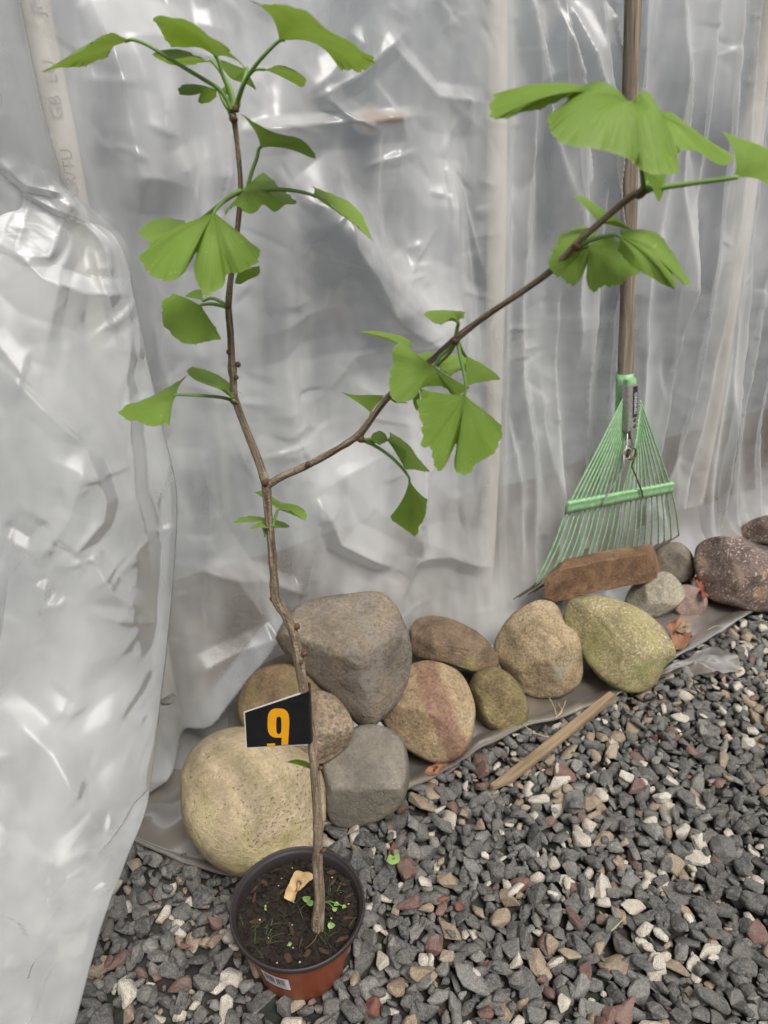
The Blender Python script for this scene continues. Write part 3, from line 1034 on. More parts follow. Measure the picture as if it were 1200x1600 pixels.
def stripe_rock():
    t = NT('banded orange stone')
    v = t.coord()
    n = t.noise(13, 6, 0.62, v, 0.5)
    c = t.ramp(n, [(0.28, (0.27, 0.20, 0.12)), (0.5, (0.44, 0.32, 0.19)), (0.72, (0.55, 0.42, 0.27))])
    # a band of dark red mineral running through the stone
    d = t.n('ShaderNodeVectorMath', operation='DOT_PRODUCT')
    t.l(v, d.inputs[0]); d.inputs[1].default_value = (0.93, 0.1, 0.36)
    wob = t.math('MULTIPLY', t.math('SUBTRACT', t.noise(34, 6, 0.7, v), 0.5), 0.034)
    x = t.math('ABSOLUTE', t.math('ADD', t.math('SUBTRACT', d.outputs['Value'], 0.024), wob))
    f = t.ramp(t.math('MULTIPLY', x, 20), [(0.24, 0.7), (0.42, 0.0)])
    nf = t.noise(230, 4, 0.7, v)
    c = t.mix(f, c, (0.27, 0.135, 0.10))
    c = t.mix(0.75, c, t.ramp(nf, [(0.3, 0.25), (0.64, 1.0)]), 'MULTIPLY')
    c = t.mix(0.6, c, t.ramp(t.noise(60, 5, 0.7, v, 0.5), [(0.3, 0.45), (0.6, 1.0)]), 'MULTIPLY')
    t.principled(c, 0.78, t.bump(t.math('ADD', n, t.math('MULTIPLY', nf, 0.45)), 0.004), 0.35)
    return t.m


M_R6 = stripe_rock()

stone('boulder', 'largest pale cream boulder with dark specks behind the pot',
      [(285, 1215), (300, 1172), (340, 1146), (390, 1143), (440, 1160), (488, 1190), (506, 1225), (508, 1275), (490, 1325), (440, 1352), (380, 1354), (330, 1330), (297, 1285)],
      0.695, 0.10, M_R1, (), 0.58, 0.003, 1, nf=1)
stone('tan_stone', 'tan stone behind the number tag, left under the big grey rock',
      [(371, 1110), (378, 1075), (400, 1048), (435, 1038), (480, 1042), (520, 1060), (530, 1110), (500, 1150), (440, 1160), (390, 1145)], 0.835, 0.075, M_R3, (), 0.6, 0.004, 2)
stone('big_rock', 'big angular grey-brown rock on top of the pile',
      [(429, 1000), (445, 968), (478, 940), (530, 928), (585, 923), (612, 940), (635, 985), (644, 1040), (632, 1085), (600, 1118), (566, 1136), (530, 1098), (490, 1058), (450, 1025)],
      0.865, 0.10, M_R2, [((0.1, -0.55, -0.8), 0.62), ((-0.3, 0.62, -0.7), 0.62), ((0.6, 0.35, -0.7), 0.72)], 0.5, 0.004, 3)
stone('speckled_stone', 'black-and-tan speckled granite stone right of the number tag',
      [(430, 1130), (455, 1095), (490, 1080), (525, 1090), (550, 1122), (550, 1152), (530, 1178), (500, 1190), (465, 1182), (438, 1160)], 0.765, 0.07, M_R4, [((0.3, -0.3, -0.9), 0.85)], 0.6, 0.003, 4)
stone('grey_cobble', 'smooth rounded grey cobble right of the sapling stem',
      [(500, 1190), (530, 1155), (565, 1136), (600, 1137), (630, 1158), (640, 1200), (635, 1240), (610, 1268), (570, 1284), (530, 1288), (512, 1262)],
      0.757, 0.07, M_R5, [((0, -0.35, -0.9), 0.72), ((0, 0.75, -0.65), 0.78)], 0.52, 0.002, 5, nf=0)
stone('banded_stone', 'orange-tan stone crossed by a dark red band',
      [(585, 1115), (612, 1065), (650, 1037), (690, 1037), (725, 1060), (742, 1105), (735, 1150), (715, 1180), (675, 1187), (635, 1168), (605, 1140)], 0.875, 0.08, M_R6,
      [((0.5, -0.2, -0.85), 0.8), ((-0.3, 0.5, -0.8), 0.85)], 0.6, 0.003, 6)
stone('olive_cobble', 'small oval olive-brown cobble between the banded and cream stones',
      [(734, 1075), (745, 1052), (775, 1044), (802, 1058), (822, 1092), (822, 1122), (802, 1140), (770, 1141), (748, 1120)], 0.94, 0.05, M_R7, (), 0.62, 0.003, 7, nf=2)
stone('wedge_stone', 'low brown wedge-shaped stone against the plastic behind the oval cobble',
      [(641, 1000), (645, 970), (680, 961), (720, 972), (755, 995), (780, 1030), (772, 1046), (735, 1048), (690, 1035), (650, 1025)], 1.03, 0.06, M_R8, [((0.2, -0.7, -0.6), 0.5), ((0, 0.4, -0.9), 0.75)], 0.55, 0.003, 8)
stone('cream_stone', 'cream angular stone with a pointed top left of the mossy one',
      [(771, 1010), (790, 975), (820, 948), (848, 936), (872, 945), (885, 975), (903, 990), (908, 1040), (895, 1072), (855, 1088), (815, 1082), (785, 1055)], 1.03, 0.075, M_R9,
      [((0.3, -0.5, -0.8), 0.75), ((-0.5, 0.1, -0.85), 0.8), ((0.6, 0.4, -0.7), 0.8)], 0.55, 0.004, 9)
stone('mossy_stone', 'yellow-green mossy stone beside the wooden stake',
      [(882, 965), (895, 938), (930, 928), (970, 937), (1010, 958), (1040, 990), (1049, 1022), (1035, 1038), (1020, 1068), (985, 1081), (950, 1070), (915, 1030), (892, 995)],
      1.042, 0.085, M_R10, [((0.2, -0.5, -0.8), 0.8), ((0.5, 0.5, -0.7), 0.8)], 0.58, 0.0045, 10)
stone('pebble', 'grey rounded pebble at the right end of the brown slab',
      [(1012, 880), (1030, 855), (1058, 847), (1078, 862), (1086, 888), (1076, 908), (1045, 915), (1020, 905)], 1.36, 0.05, M_R12, (), 0.62, 0.002, 12, nf=1)
stone('light_stone', 'pale grey flat stone under the brown slab',
      [(975, 945), (990, 915), (1020, 897), (1045, 893), (1064, 915), (1067, 935), (1045, 955), (1015, 968), (985, 962)], 1.235, 0.05, M_R13, [((0, -0.4, -0.9), 0.75)], 0.55, 0.003, 13)
stone('pink_stone', 'small pinkish stone left of the dark purple rock',
      [(1035, 955), (1045, 925), (1070, 912), (1092, 920), (1102, 940), (1092, 962), (1065, 972), (1042, 968)], 1.245, 0.045, M_R14, (), 0.6, 0.002, 14)
stone('purple_rock', 'dark purple-brown rock with rusty spots at the right edge',
      [(1090, 880), (1098, 850), (1125, 840), (1160, 843), (1195, 862), (1230, 890), (1240, 925), (1215, 955), (1175, 955), (1140, 945), (1108, 935), (1096, 910)], 1.275, 0.085, M_R15,
      [((0.2, -0.5, -0.8), 0.8), ((-0.5, 0.2, -0.85), 0.85)], 0.55, 0.005, 15)
stone('far_rock', 'dark brown rock farthest right behind the purple one',
      [(1156, 835), (1170, 815), (1200, 806), (1235, 812), (1255, 835), (1240, 850), (1200, 850), (1165, 845)], 1.52, 0.07, M_R15, (), 0.6, 0.004, 16)

# brown sandstone slab: a block with broken edges leaning on the rake tines
sl = [(850, 904), (872, 890), (960, 873), (1012, 865), (1029, 903), (1012, 911), (935, 924), (868, 941), (851, 934)]
c = at(938, 902, 1.19)
bm = bmesh.new()
fr, bk = [], []
for k, (x, y) in enumerate(sl):
    p = at(x, y, 1.125 + (x - 850) * 0.0006)
    fr.append(bm.verts.new(p))
    bk.append(bm.verts.new(p + Vector((0.03, 0.06, -0.012))))
bm.faces.new(fr); bm.faces.new(bk[::-1])
for k in range(len(sl)):
    bm.faces.new((fr[k], bk[k], bk[(k + 1) % len(sl)], fr[(k + 1) % len(sl)]))
bmesh.ops.recalc_face_normals(bm, faces=bm.faces[:])
bmesh.ops.bevel(bm, geom=bm.edges[:], offset=0.0012, segments=1, affect='EDGES')
bmesh.ops.triangulate(bm, faces=bm.faces[:])
bmesh.ops.subdivide_edges(bm, edges=[e for e in bm.edges if e.calc_length() > 0.012], cuts=3)
bmesh.ops.triangulate(bm, faces=bm.faces[:])
for v in bm.verts:
    v.co += Vector((mnoise(v.co * 40), mnoise(v.co * 40 + Vector((9, 0, 0))), mnoise(v.co * 40 + Vector((0, 9, 0))))) * 0.0018 + Vector((mnoise(v.co * 130), mnoise(v.co * 130 + Vector((5, 0, 0))), mnoise(v.co * 130 + Vector((0, 5, 0))))) * 0.0018
    v.co -= c
me = bpy.data.meshes.new('stone_slab'); bm.to_mesh(me); bm.free()
o = link_mesh('stone_slab', me, M_R11, None, c, False)
tag(o, 'long brown brick-like slab lying across the rake tines', 'stone', 'stones weighing down the plastic')

# ================================================================== GRAVEL
POTC = Vector((-0.0964, 0.537, 0)); POT_R = 0.0745; POT_B = 0.051; POT_H = 0.106


def make_proto(seed):
    r = random.Random(seed)
    bm = bmesh.new()
    ax = (1.0, r.uniform(0.62, 0.95), r.uniform(0.42, 0.75))
    for _ in range(r.randint(11, 17)):
        v = Vector((r.gauss(0, 1), r.gauss(0, 1), r.gauss(0, 1))).normalized()
        k = max(abs(v.x), abs(v.y), abs(v.z))
        v = v / (k ** 0.45) * r.uniform(0.82, 1.05)
        bm.verts.new((v.x * ax[0], v.y * ax[1], v.z * ax[2]))
    res = bmesh.ops.convex_hull(bm, input=bm.verts[:])
    bmesh.ops.delete(bm, geom=[x for x in res['geom_interior'] if isinstance(x, bmesh.types.BMVert)], context='VERTS')
    loose = [v for v in bm.verts if not v.link_faces]
    if loose: bmesh.ops.delete(bm, geom=loose, context='VERTS')
    bmesh.ops.dissolve_limit(bm, angle_limit=R(16), verts=bm.verts[:], edges=bm.edges[:])
    bmesh.ops.bevel(bm, geom=bm.edges[:], offset=0.085, segments=1, affect='EDGES', clamp_overlap=True)
    bmesh.ops.triangulate(bm, faces=bm.faces[:])
    for v in bm.verts:
        v.co *= 1 + 0.05 * mnoise(v.co * 2.5 + Vector((seed, 0, 0)))
    bm.verts.index_update()
    V = np.array([tuple(v.co) for v in bm.verts], np.float32)
    F = np.array([[v.index for v in f.verts] for f in bm.faces], np.int32)
    bm.free()
    return V, F


PROTO = [make_proto(100 + k) for k in range(26)]
# footprint polygon: in front of the skirt edge
from math import floor
cell = 0.012
occ = {}
stones = []


def free(x, y, r):
    k = int(0.05 / cell) + 1
    i, j = floor(x / cell), floor(y / cell)
    kk = int((r + 0.03) / cell) + 1
    for a in range(i - kk, i + kk + 1):
        for b2 in range(j - kk, j + kk + 1):
            for (x2, y2, r2) in occ.get((a, b2), ()):
                if (x - x2) ** 2 + (y - y2) ** 2 < (0.70 * (r + r2)) ** 2: return False
    return True


def wall_sd(x, y):
    q = Vector((x, y, 0)) - WO
    return q.dot(WD), -q.dot(NI)


X0, X1, Y0, Y1 = -0.62, 1.35, 0.33, 1.75


def in_area(x, y, pad=0.0):
    # roughly the ground the camera sees, with a margin
    if abs(x) > 0.30 + 0.52 * y: return False
    s, d = wall_sd(x, y)
    if d < float(skirt_edge(s)) - 0.02 + pad: return False
    if (x - POTC.x) ** 2 + (y - POTC.y) ** 2 < (POT_B + 0.001) ** 2: return False
    return True


sizes = [(0.0170, 0.0220, 300), (0.0120, 0.0165, 6000), (0.0085, 0.0120, 26000), (0.0055, 0.0085, 40000), (0.0034, 0.0055, 30000)]
for r0, r1, tries in sizes:
    for _ in range(tries):
        x, y = rnd.uniform(X0, X1), rnd.uniform(Y0, Y1)
        if not in_area(x, y): continue
        r = rnd.uniform(r0, r1)
        if not free(x, y, r * 0.80): continue
        occ.setdefault((floor(x / cell), floor(y / cell)), []).append((x, y, r * 0.80))
        stones.append((x, y, r, 0.004 + 0.45 * r + rnd.uniform(-0.002, 0.004) + 0.004 * mnoise(Vector((x * 9, y * 9, 0)))))
# a looser second layer lying on top
n_base = len(stones)
occ2 = {}
for _ in range(9000):
    x, y = rnd.uniform(X0, X1), rnd.uniform(Y0, Y1)
    if not in_area(x, y, 0.012): continue
    if (x - POTC.x) ** 2 + (y - POTC.y) ** 2 < (POT_R + 0.002) ** 2: continue
    r = 0.0065 + 0.009 * rnd.random() ** 1.5
    k = (floor(x / 0.03), floor(y / 0.03))
    if any((x - a) ** 2 + (y - b2) ** 2 < (0.85 * (r + c2)) ** 2 for i in (-1, 0, 1) for j in (-1, 0, 1) for a, b2, c2 in occ2.get((k[0] + i, k[1] + j), ())): continue
    occ2.setdefault(k, []).append((x, y, r))
    stones.append((x, y, r, 0.0135 + 0.42 * r + rnd.uniform(0, 0.003)))


def tone_class():
    t = rnd.random()
    return 0 if t < 0.62 else 1 if t < 0.75 else 2 if t < 0.865 else 3 if t < 0.915 else 4 if t < 0.996 else 5


rec = []
for idx, (x, y, r, z) in enumerate(stones):
    p = Vector((x, y, z))
    dep = y * CP - (z - H) * SP
    u = 600 + FPX * x / dep
    v = 800 + FPX * ((H - z) * CP - y * SP) / dep
    infr = 0 < u < 1200 and 0 < v < 1600
    rec.append((x, y, r, z, tone_class(), rnd.randrange(len(PROTO)), rnd.random(), (r / dep + (0.004 if idx >= n_base else 0)) if infr else -1))
pick = set(sorted(range(len(rec)), key=lambda k: -rec[k][7])[:300])
protos_me = []
for k, (V, F) in enumerate(PROTO):
    me = bpy.data.meshes.new('gravel_stone')
    me.from_pydata(V.tolist(), [], F.tolist())
    me.materials.append(GRAV[0])
    protos_me.append(me)
Vs, Fs, Ms, Ts = [], [], [], []
off = 0
for k, (x, y, r, z, cl, pr, tone, sc) in enumerate(rec):
    # mostly lying flat, tipped a little
    q = Matrix.Rotation(rnd.uniform(0, 6.283), 3, 'Z') @ Matrix.Rotation(rnd.gauss(0, 0.38), 3, 'X') @ Matrix.Rotation(rnd.gauss(0, 0.38), 3, 'Y')
    el = rnd.uniform(0.95, 1.45)
    sm = Matrix.Diagonal((r * el, r * rnd.uniform(0.9, 1.08), r * rnd.uniform(0.95, 1.2)))
    M3 = q @ sm
    if k in pick:
        o = bpy.data.objects.new('gravel_stone', protos_me[pr])
        C.objects.link(o)
        o.matrix_world = Matrix.Translation((x, y, z)) @ M3.to_4x4()
        o.parent = GROUND
        o.material_slots[0].link = 'OBJECT'
        o.material_slots[0].material = GRAV[cl]
    else:
        V, F = PROTO[pr]
        Vs.append(V @ np.array(M3).T.astype(np.float32) + np.array((x, y, z), np.float32))
        Fs.append(F + off); off += len(V)
        Ms.append(np.full(len(F), cl, np.int32)); Ts.append(np.full(len(V), tone, np.float32))
V = np.concatenate(Vs); F = np.concatenate(Fs)
me = bpy.data.meshes.new('gravel')
me.vertices.add(len(V)); me.vertices.foreach_set('co', V.ravel())
me.loops.add(F.size); me.loops.foreach_set('vertex_index', F.ravel().astype(np.int32))
me.polygons.add(len(F)); me.polygons.foreach_set('loop_start', np.arange(0, F.size, 3, dtype=np.int32))
for m_ in GRAV: me.materials.append(m_)
me.polygons.foreach_set('material_index', np.concatenate(Ms))
ta = me.attributes.new('tone', 'FLOAT', 'POINT'); ta.data.foreach_set('value', np.concatenate(Ts))
me.update(calc_edges=True)
o = link_mesh('gravel', me, None, GROUND, None, False)
o['kind'] = 'stuff'
print('gravel stones', len(rec), 'tris', len(F), flush=True)

# ================================================================== STAKE
a, b2 = G(772, 1234, 0.034), G(958, 1086, 0.036)
d = (b2 - a).normalized(); sd_ = Vector((-d.y, d.x, 0)); up = Vector((0, 0, 1))
L = (b2 - a).length
hw, hh = 0.0075, 0.005
vs = []
for t in (0.0, 0.10, 0.3, 0.6, 1.0):
    k = 0.35 if t == 0 else 1
    sh = sd_ * (0.006 if t == 0 else 0)
    for i, j in ((-1, -1), (1, -1), (1, 1), (-1, 1)):
        p = a + d * L * t + sd_ * hw * i * k + up * hh * j + sh
        p += sd_ * 0.002 * mnoise(p * 12)
        vs.append(p)
fs = []
for i in range(4):
    for k in range(4):
        k2 = (k + 1) % 4
        fs.append((i * 4 + k, i * 4 + k2, i * 4 + 4 + k2, i * 4 + 4 + k))
fs += [(3, 2, 1, 0), (16, 17, 18, 19)]
c = sum(vs, Vector()) / len(vs)
rot = d.to_track_quat('Z', 'Y').to_matrix()      # local z along the stake so the grain follows it
inv = rot.inverted()
me = bpy.data.meshes.new('wooden_stake')
me.from_pydata([inv @ (v - c) for v in vs], [], fs)
bm = bmesh.new(); bm.from_mesh(me)
bmesh.ops.bevel(bm, geom=bm.edges[:], offset=0.0012, segments=2, affect='EDGES')
bmesh.ops.recalc_face_normals(bm, faces=bm.faces[:])
bm.to_mesh(me); bm.free()
o = link_mesh('wooden_stake', me, M_STAKE, None, c, False)
o.rotation_euler = rot.to_euler()
tag(o, 'flat pointed wooden stake lying across the plastic edge and gravel', 'stake')

# ================================================================== RAKE
rake = thing('leaf_rake', 'green wire leaf rake with a wooden handle leaning on the plastic', 'rake', W(950, 900, 0.06))


def rk(px, py, extra=0.0):
    """a point on the rake's plane: stands off the film near the ground, touches it higher up"""
    o_ = 0.03 + 0.042 * min(1, max(0, (py - 300) / 600)) ** 2
    return W(px, py, o_ + extra)


h0, h1 = rk(975, 640), rk(990, 0)
hd = (h1 - h0).normalized()
hp = [h0 + hd * t + Vector((0.0015 * math.sin(t * 9), 0, 0)) for t in np.linspace(-0.055, 1.15, 24)]
q = hd.to_track_quat('Z', 'Y').to_matrix()
v_, f_ = tube_geo(hp, [0.0135 + 0.0008 * math.sin(k * 0.9) for k in range(24)], 16)
c = h0
me = bpy.data.meshes.new('handle'); me.from_pydata([q.inverted() @ (v - c) for v in v_], [], f_)
o = link_mesh('handle', me, M_HANDLE, rake, c); o.rotation_euler = q.to_euler()
sp = [h0 + hd * t for t in np.linspace(-0.005, 0.068, 6)]
tube('socket', sp, [0.0155, 0.0157, 0.0157, 0.0156, 0.0156, 0.0154], M_RGREEN, rake, 18)
sideR = WD
outN = -NI
# bracket that holds the tines
bt, bb = rk(984, 600, 0.024), rk(983, 672, 0.026)
bd = (bt - bb); bl = bd.length; bd.normalize()
bs = bd.cross(outN).normalized()
if bs.dot(WD) < 0: bs = -bs
bn = bs.cross(bd).normalized()
if bn.dot(outN) < 0: bn = -bn


def bev_box(name, c, ax, ay, az, mat, parent, off=0.0012):
    v, f = box_geo((0, 0, 0), ax, ay, az)
    me = bpy.data.meshes.new(name); me.from_pydata(v, [], f)
    bm = bmesh.new(); bm.from_mesh(me)
    bmesh.ops.recalc_face_normals(bm, faces=bm.faces[:])
    if off: bmesh.ops.bevel(bm, geom=bm.edges[:], offset=off, segments=2, affect='EDGES')
    bm.to_mesh(me); bm.free()
    return link_mesh(name, me, mat, parent, c, False)


bc = (bt + bb) / 2
br = bev_box('bracket', bc, bs * 0.0125, bd * (bl / 2), bn * 0.008, M_STEEL, rake)
bev_box('bracket_cap', bt + bd * 0.004, bs * 0.0105, bd * 0.006, bn * 0.0068, M_RGREEN, br, 0.0015)
lab = bev_box('label_plate', bc + bs * 0.005 + bd * bl * 0.12 + bn * 0.0083, bs * 0.0055, bd * (bl * 0.33), bn * 0.0006, M_BLACKL, br, 0)
text_mesh('print', 'TEMPERED', 0.0085, M_WHITE, br, bc + bs * 0.008 - bd * bl * 0.15 + bn * 0.0096, bd, -bs)
for k in (0.28, 0.41):
    cc = bc + bs * 0.005 - bd * bl * k + bn * 0.0082
    vs = [cc + bn * 0.0025] + [cc + (bs * math.cos(t) + bd * math.sin(t)) * 0.0042 for t in np.linspace(0, 2 * math.pi, 12, endpoint=False)]
    mesh('rivet', vs, [(0, 1 + i, 1 + (i + 1) % 12) for i in range(12)], M_RUST, br)
# tines
NTI = 22
for k in range(NTI):
    t = k / (NTI - 1)
    u = t * 2 - 1
    # tops tuck under the bracket sides
    if u < 0:
        top = rk(979 - 2 * (1 + u), 612 + 62 * (1 + u), 0.02)
    else:
        top = rk(996 - 2 * (1 - u) + 4 * u, 688 - 62 * u, 0.02)
    jit = rnd.uniform(-2, 2)
    barp = rk(889 + 158 * t, 789 - 30 * t, 0.012)
    tip = rk(834 + 227 * t + jit, 916 - 78 * t + rnd.uniform(-3, 3), -0.004)
    mid_ = barp.lerp(tip, 0.5) + outN * 0.004
    pth = catmull([top, top.lerp(barp, 0.5) + outN * 0.001, barp, mid_, tip], 5)
    # bent end: the last few centimetres hook sideways and down to the ground
    hook = tip - WD * 0.045 + NI * 0.005 - Vector((0, 0, 0.018))
    hk = [tip, tip.lerp(hook, 0.4), hook]
    tn = tube('tine', pth, 0.0017, M_RGREEN, rake, 6)
    tube('tine_tip', hk, [0.0018, 0.0014, 0.001], M_RUST, tn, 5)
# cross bar with a scalloped upper lip
nb = 90
vs, fs = [], []
for k in range(nb):
    t = k / (nb - 1)
    p = rk(884 + 166 * t, 793 - 32 * t, 0.016)
    sc_ = 0.0022 * abs(math.sin(t * NTI * math.pi))
    for zz, oo in ((-0.0125, -0.001), (-0.0115, 0.004), (-0.002, 0.0048), (0.006, 0.0045), (0.0105 + sc_, 0.0075), (0.0115 + sc_, 0.0), (0.0, -0.002)):
        vs.append(p + Vector((0, 0, zz)) + outN * oo)
for k in range(nb - 1):
    for i in range(7):
        i2 = (i + 1) % 7
        fs.append((k * 7 + i, k * 7 + i2, k * 7 + 7 + i2, k * 7 + 7 + i))
fs += [tuple(range(7))[::-1], tuple((nb - 1) * 7 + i for i in range(7))]
mesh('cross_bar', vs, fs, M_RGREEN, rake)
# tension springs: wire down from the bracket, one coil, leg to the bar
for sx, bx, by, cxp in ((-1, 944, 782, 977), (1, 1003, 768, 985)):
    p0 = rk(981 + 4 * (sx > 0) - 1, 672, 0.028); p1 = rk(cxp + 3, 694, 0.03)
    cc = rk(cxp, 708, 0.031)
    coil = []
    for k in range(40):
        th = math.pi / 2 + 2 * math.pi * 1.75 * k / 39 * (1 if sx > 0 else -1)
        coil.append(cc + (WD * math.cos(th) + Vector((0, 0, 1)) * math.sin(th)) * 0.0105 + outN * (0.006 * k / 39))
    p2 = rk(cxp - 2 + 4 * (sx > 0), 728, 0.034); p3 = rk(bx, by, 0.026); p4 = rk(bx - 5 + 6 * (sx > 0), by + 9, 0.024)
    tube('spring', [p0, p1] + coil + [p2, p3, p4], 0.0016, M_STEEL if sx < 0 else M_RUST, rake, 7)

# ================================================================== POT
M_POT = plain('terracotta plastic', (0.23, 0.055, 0.022), 0.42, 0, 0.14, 30, 0.0, 0.5)
M_RIM = plain('dark brown pot rim', (0.026, 0.021, 0.021), 0.5, 0, 0.15, 40)
pot = thing('flower_pot', 'round reddish-brown plastic flower pot with a dark rim on the gravel', 'flower pot', POTC)


def lathe(name, profile, mat, parent, n=72, mod=None):
    vs, fs = [], []
    m = len(profile)
    for i in range(n):
        t = 2 * math.pi * i / n
        for (r, z) in profile:
            k = 1 if mod is None else mod(t, z)
            vs.append(POTC + Vector((math.cos(t) * r * k, math.sin(t) * r * k, z)))
    for i in range(n):
        for j in range(m - 1):
            i2 = (i + 1) % n
            fs.append((i * m + j, i2 * m + j, i2 * m + j + 1, i * m + j + 1))
    return mesh(name, vs, fs, mat, parent)


ZB = 0.006
body = lathe('pot_body', [(0.0, ZB), (0.046, ZB), (0.0495, ZB + 0.001), (0.0515, ZB + 0.005), (0.0545, 0.030), (0.0618, 0.060), (0.0692, 0.0940), (0.0694, 0.0990)], M_POT, pot,
             96, lambda t, z: 1 - (0.028 if z < 0.02 and abs(math.sin(t * 5)) < 0.30 else 0.0))
lathe('pot_rim', [(0.0696, 0.0982), (0.0735, 0.0985), (0.0749, 0.0998), (0.0754, 0.1025), (0.0750, 0.1055), (0.0738, 0.1064), (0.0726, 0.1055), (0.0719, 0.1030), (0.0704, 0.1020), (0.0688, 0.0998), (0.0672, 0.0900), (0.0640, 0.0800)], M_RIM, pot)
# sticker with a barcode on the front left of the body
M_STK = plain('sticker white', (0.72, 0.72, 0.72), 0.4, 0, 0.04)


def pot_surf(t, z, off):
    r = float(np.interp(z, [0.006, 0.030, 0.060, 0.0940], [0.052, 0.0545, 0.0618, 0.0692])) + off
    return POTC + Vector((math.cos(t) * r, math.sin(t) * r, z))


TC = R(252)
v, f = [], []
for i in range(9):
    for j in range(2):
        v.append(pot_surf(TC - 0.24 + 0.48 * i / 8, 0.050 + 0.030 * j - 0.0055 * i / 8, 0.0006))
stk = mesh('sticker', v, grid_faces(9, 2), M_STK, pot)
v, f = [], []
t = -0.19
while t < 0.18:
    wdt = rnd.choice((0.007, 0.012, 0.018))
    tilt = -0.0055 * (t + 0.24) / 0.48
    z0_, z1_ = 0.0615 + tilt, 0.0765 + tilt
    if t + wdt < -0.01 or t > 0.02:
        n0 = len(v)
        v += [pot_surf(TC + t, z0_, 0.0010), pot_surf(TC + t + wdt, z0_, 0.0010), pot_surf(TC + t + wdt, z1_, 0.0010), pot_surf(TC + t, z1_, 0.0010)]
        f.append((n0, n0 + 1, n0 + 2, n0 + 3))
    t += wdt + rnd.choice((0.006, 0.010))
for row in (0.0580, 0.0545):
    for k in range(12):
        t0 = -0.19 + k * 0.031; tilt = -0.0055 * (t0 + 0.24) / 0.48
        n0 = len(v)
        v += [pot_surf(TC + t0, row + tilt, 0.0010), pot_surf(TC + t0 + 0.02, row + tilt, 0.0010), pot_surf(TC + t0 + 0.02, row + tilt + 0.0012, 0.0010), pot_surf(TC + t0, row + tilt + 0.0012, 0.0010)]
        f.append((n0, n0 + 1, n0 + 2, n0 + 3))
bc_ = mesh('barcode', v, f, M_INK, stk, False)
bc_['kind'] = 'stuff'
# soil
SZ = 0.0895
vs, fs = [], []
nr, na = 26, 84
for i in range(na):
    for j in range(nr):
        r = 0.0676 * j / (nr - 1)
        t = 2 * math.pi * i / na
        x, y = math.cos(t) * r, math.sin(t) * r
        q = Vector((x, y, 0))
        z = SZ + 0.0035 * mnoise(q * 60) + 0.003 * mnoise(q * 150) + 0.0018 * mnoise(q * 400)
        vs.append(POTC + Vector((x, y, z)))
fs = grid_faces(na, nr, True)
soil = mesh('soil', vs, fs, M_SOIL, pot)
# crumbs of soil (uncountable) and loose bark chips
Vs, Fs, off = [], [], 0
for k in range(900):
    r = 0.0655 * math.sqrt(rnd.random()); t = rnd.uniform(0, 6.283)
    V, F = PROTO[rnd.randrange(len(PROTO))]
    s_ = 0.0007 + 0.0040 * rnd.random() ** 2.2
    Vs.append(V * s_ + np.array((POTC.x + r * math.cos(t), POTC.y + r * math.sin(t), SZ + 0.001 + rnd.uniform(0, 0.003)), np.float32))
    Fs.append(F + off); off += len(V)
me = bpy.data.meshes.new('soil_crumbs'); me.from_pydata(np.concatenate(Vs).tolist(), [], np.concatenate(Fs).tolist())
o = link_mesh('soil_crumbs', me, M_SOIL, soil, None, False); o['kind'] = 'stuff'
M_CHIP = wood_mat('bark chip', (0.025, 0.014, 0.009), (0.07, 0.038, 0.024), (0.17, 0.11, 0.07), 140, (1, 0.2, 1))
M_PERL = plain('perlite', (0.40, 0.35, 0.28), 0.8, 0, 0.4)
chips = [(430, 1362, .011, .006, 30), (517, 1363, .010, .004, 5), (398, 1402, .008, .004, 80), (548, 1435, .012, .004, -5), (535, 1468, .010, .006, 20), (450, 1497, .009, .006, 100), (480, 1490, .008, .007, 40),
         (392, 1388, .012, .003, 60), (455, 1450, .013, .003, -70), (420, 1470, .006, .004, 20), (505, 1486, .010, .004, -20), (440, 1395, .009, .003, 50), (520, 1378, .007, .004, 60), (545, 1400, .008, .003, 30),
         (400, 1440, .009, .004, 10), (470, 1472, .012, .0025, 80), (540, 1380, .006, .004, 0), (415, 1380, .008, .004, -40), (487, 1352, .006, .003, 15)]
for px, py, la, lb, an in chips:
    p = G(px, py, SZ + 0.004)
    if (p - POTC).xy.length > 0.060: p = POTC + (p - POTC) * (0.0595 / (p - POTC).xy.length); p.z = SZ + 0.004
    V, F = PROTO[rnd.randrange(len(PROTO))]
    M3 = Matrix.Rotation(R(an), 3, 'Z') @ Matrix.Rotation(rnd.gauss(0, .3), 3, 'X') @ Matrix.Diagonal((la * rnd.uniform(0.6, 1.0), lb * rnd.uniform(0.7, 1.2), lb * 0.7))
    me = bpy.data.meshes.new('bark_chip'); me.from_pydata([M3 @ Vector(v.tolist()) for v in V], [], F.tolist())
    link_mesh('bark_chip', me, M_CHIP, soil, p, False)
v, f, off = [], [], 0
for k in range(20):
    r = 0.0615 * math.sqrt(rnd.random()); t = rnd.uniform(0, 6.283)
    V, F = PROTO[rnd.randrange(len(PROTO))]
    s_ = rnd.uniform(0.0005, 0.0017)
    v += (V * s_ + np.array((POTC.x + r * math.cos(t), POTC.y + r * math.sin(t), SZ + 0.0045), np.float32)).tolist(); f += (F + off).tolist(); off += len(V)
me = bpy.data.meshes.new('perlite'); me.from_pydata(v, [], f)
o = link_mesh('perlite', me, M_PERL, soil, None, False); o['kind'] = 'stuff'
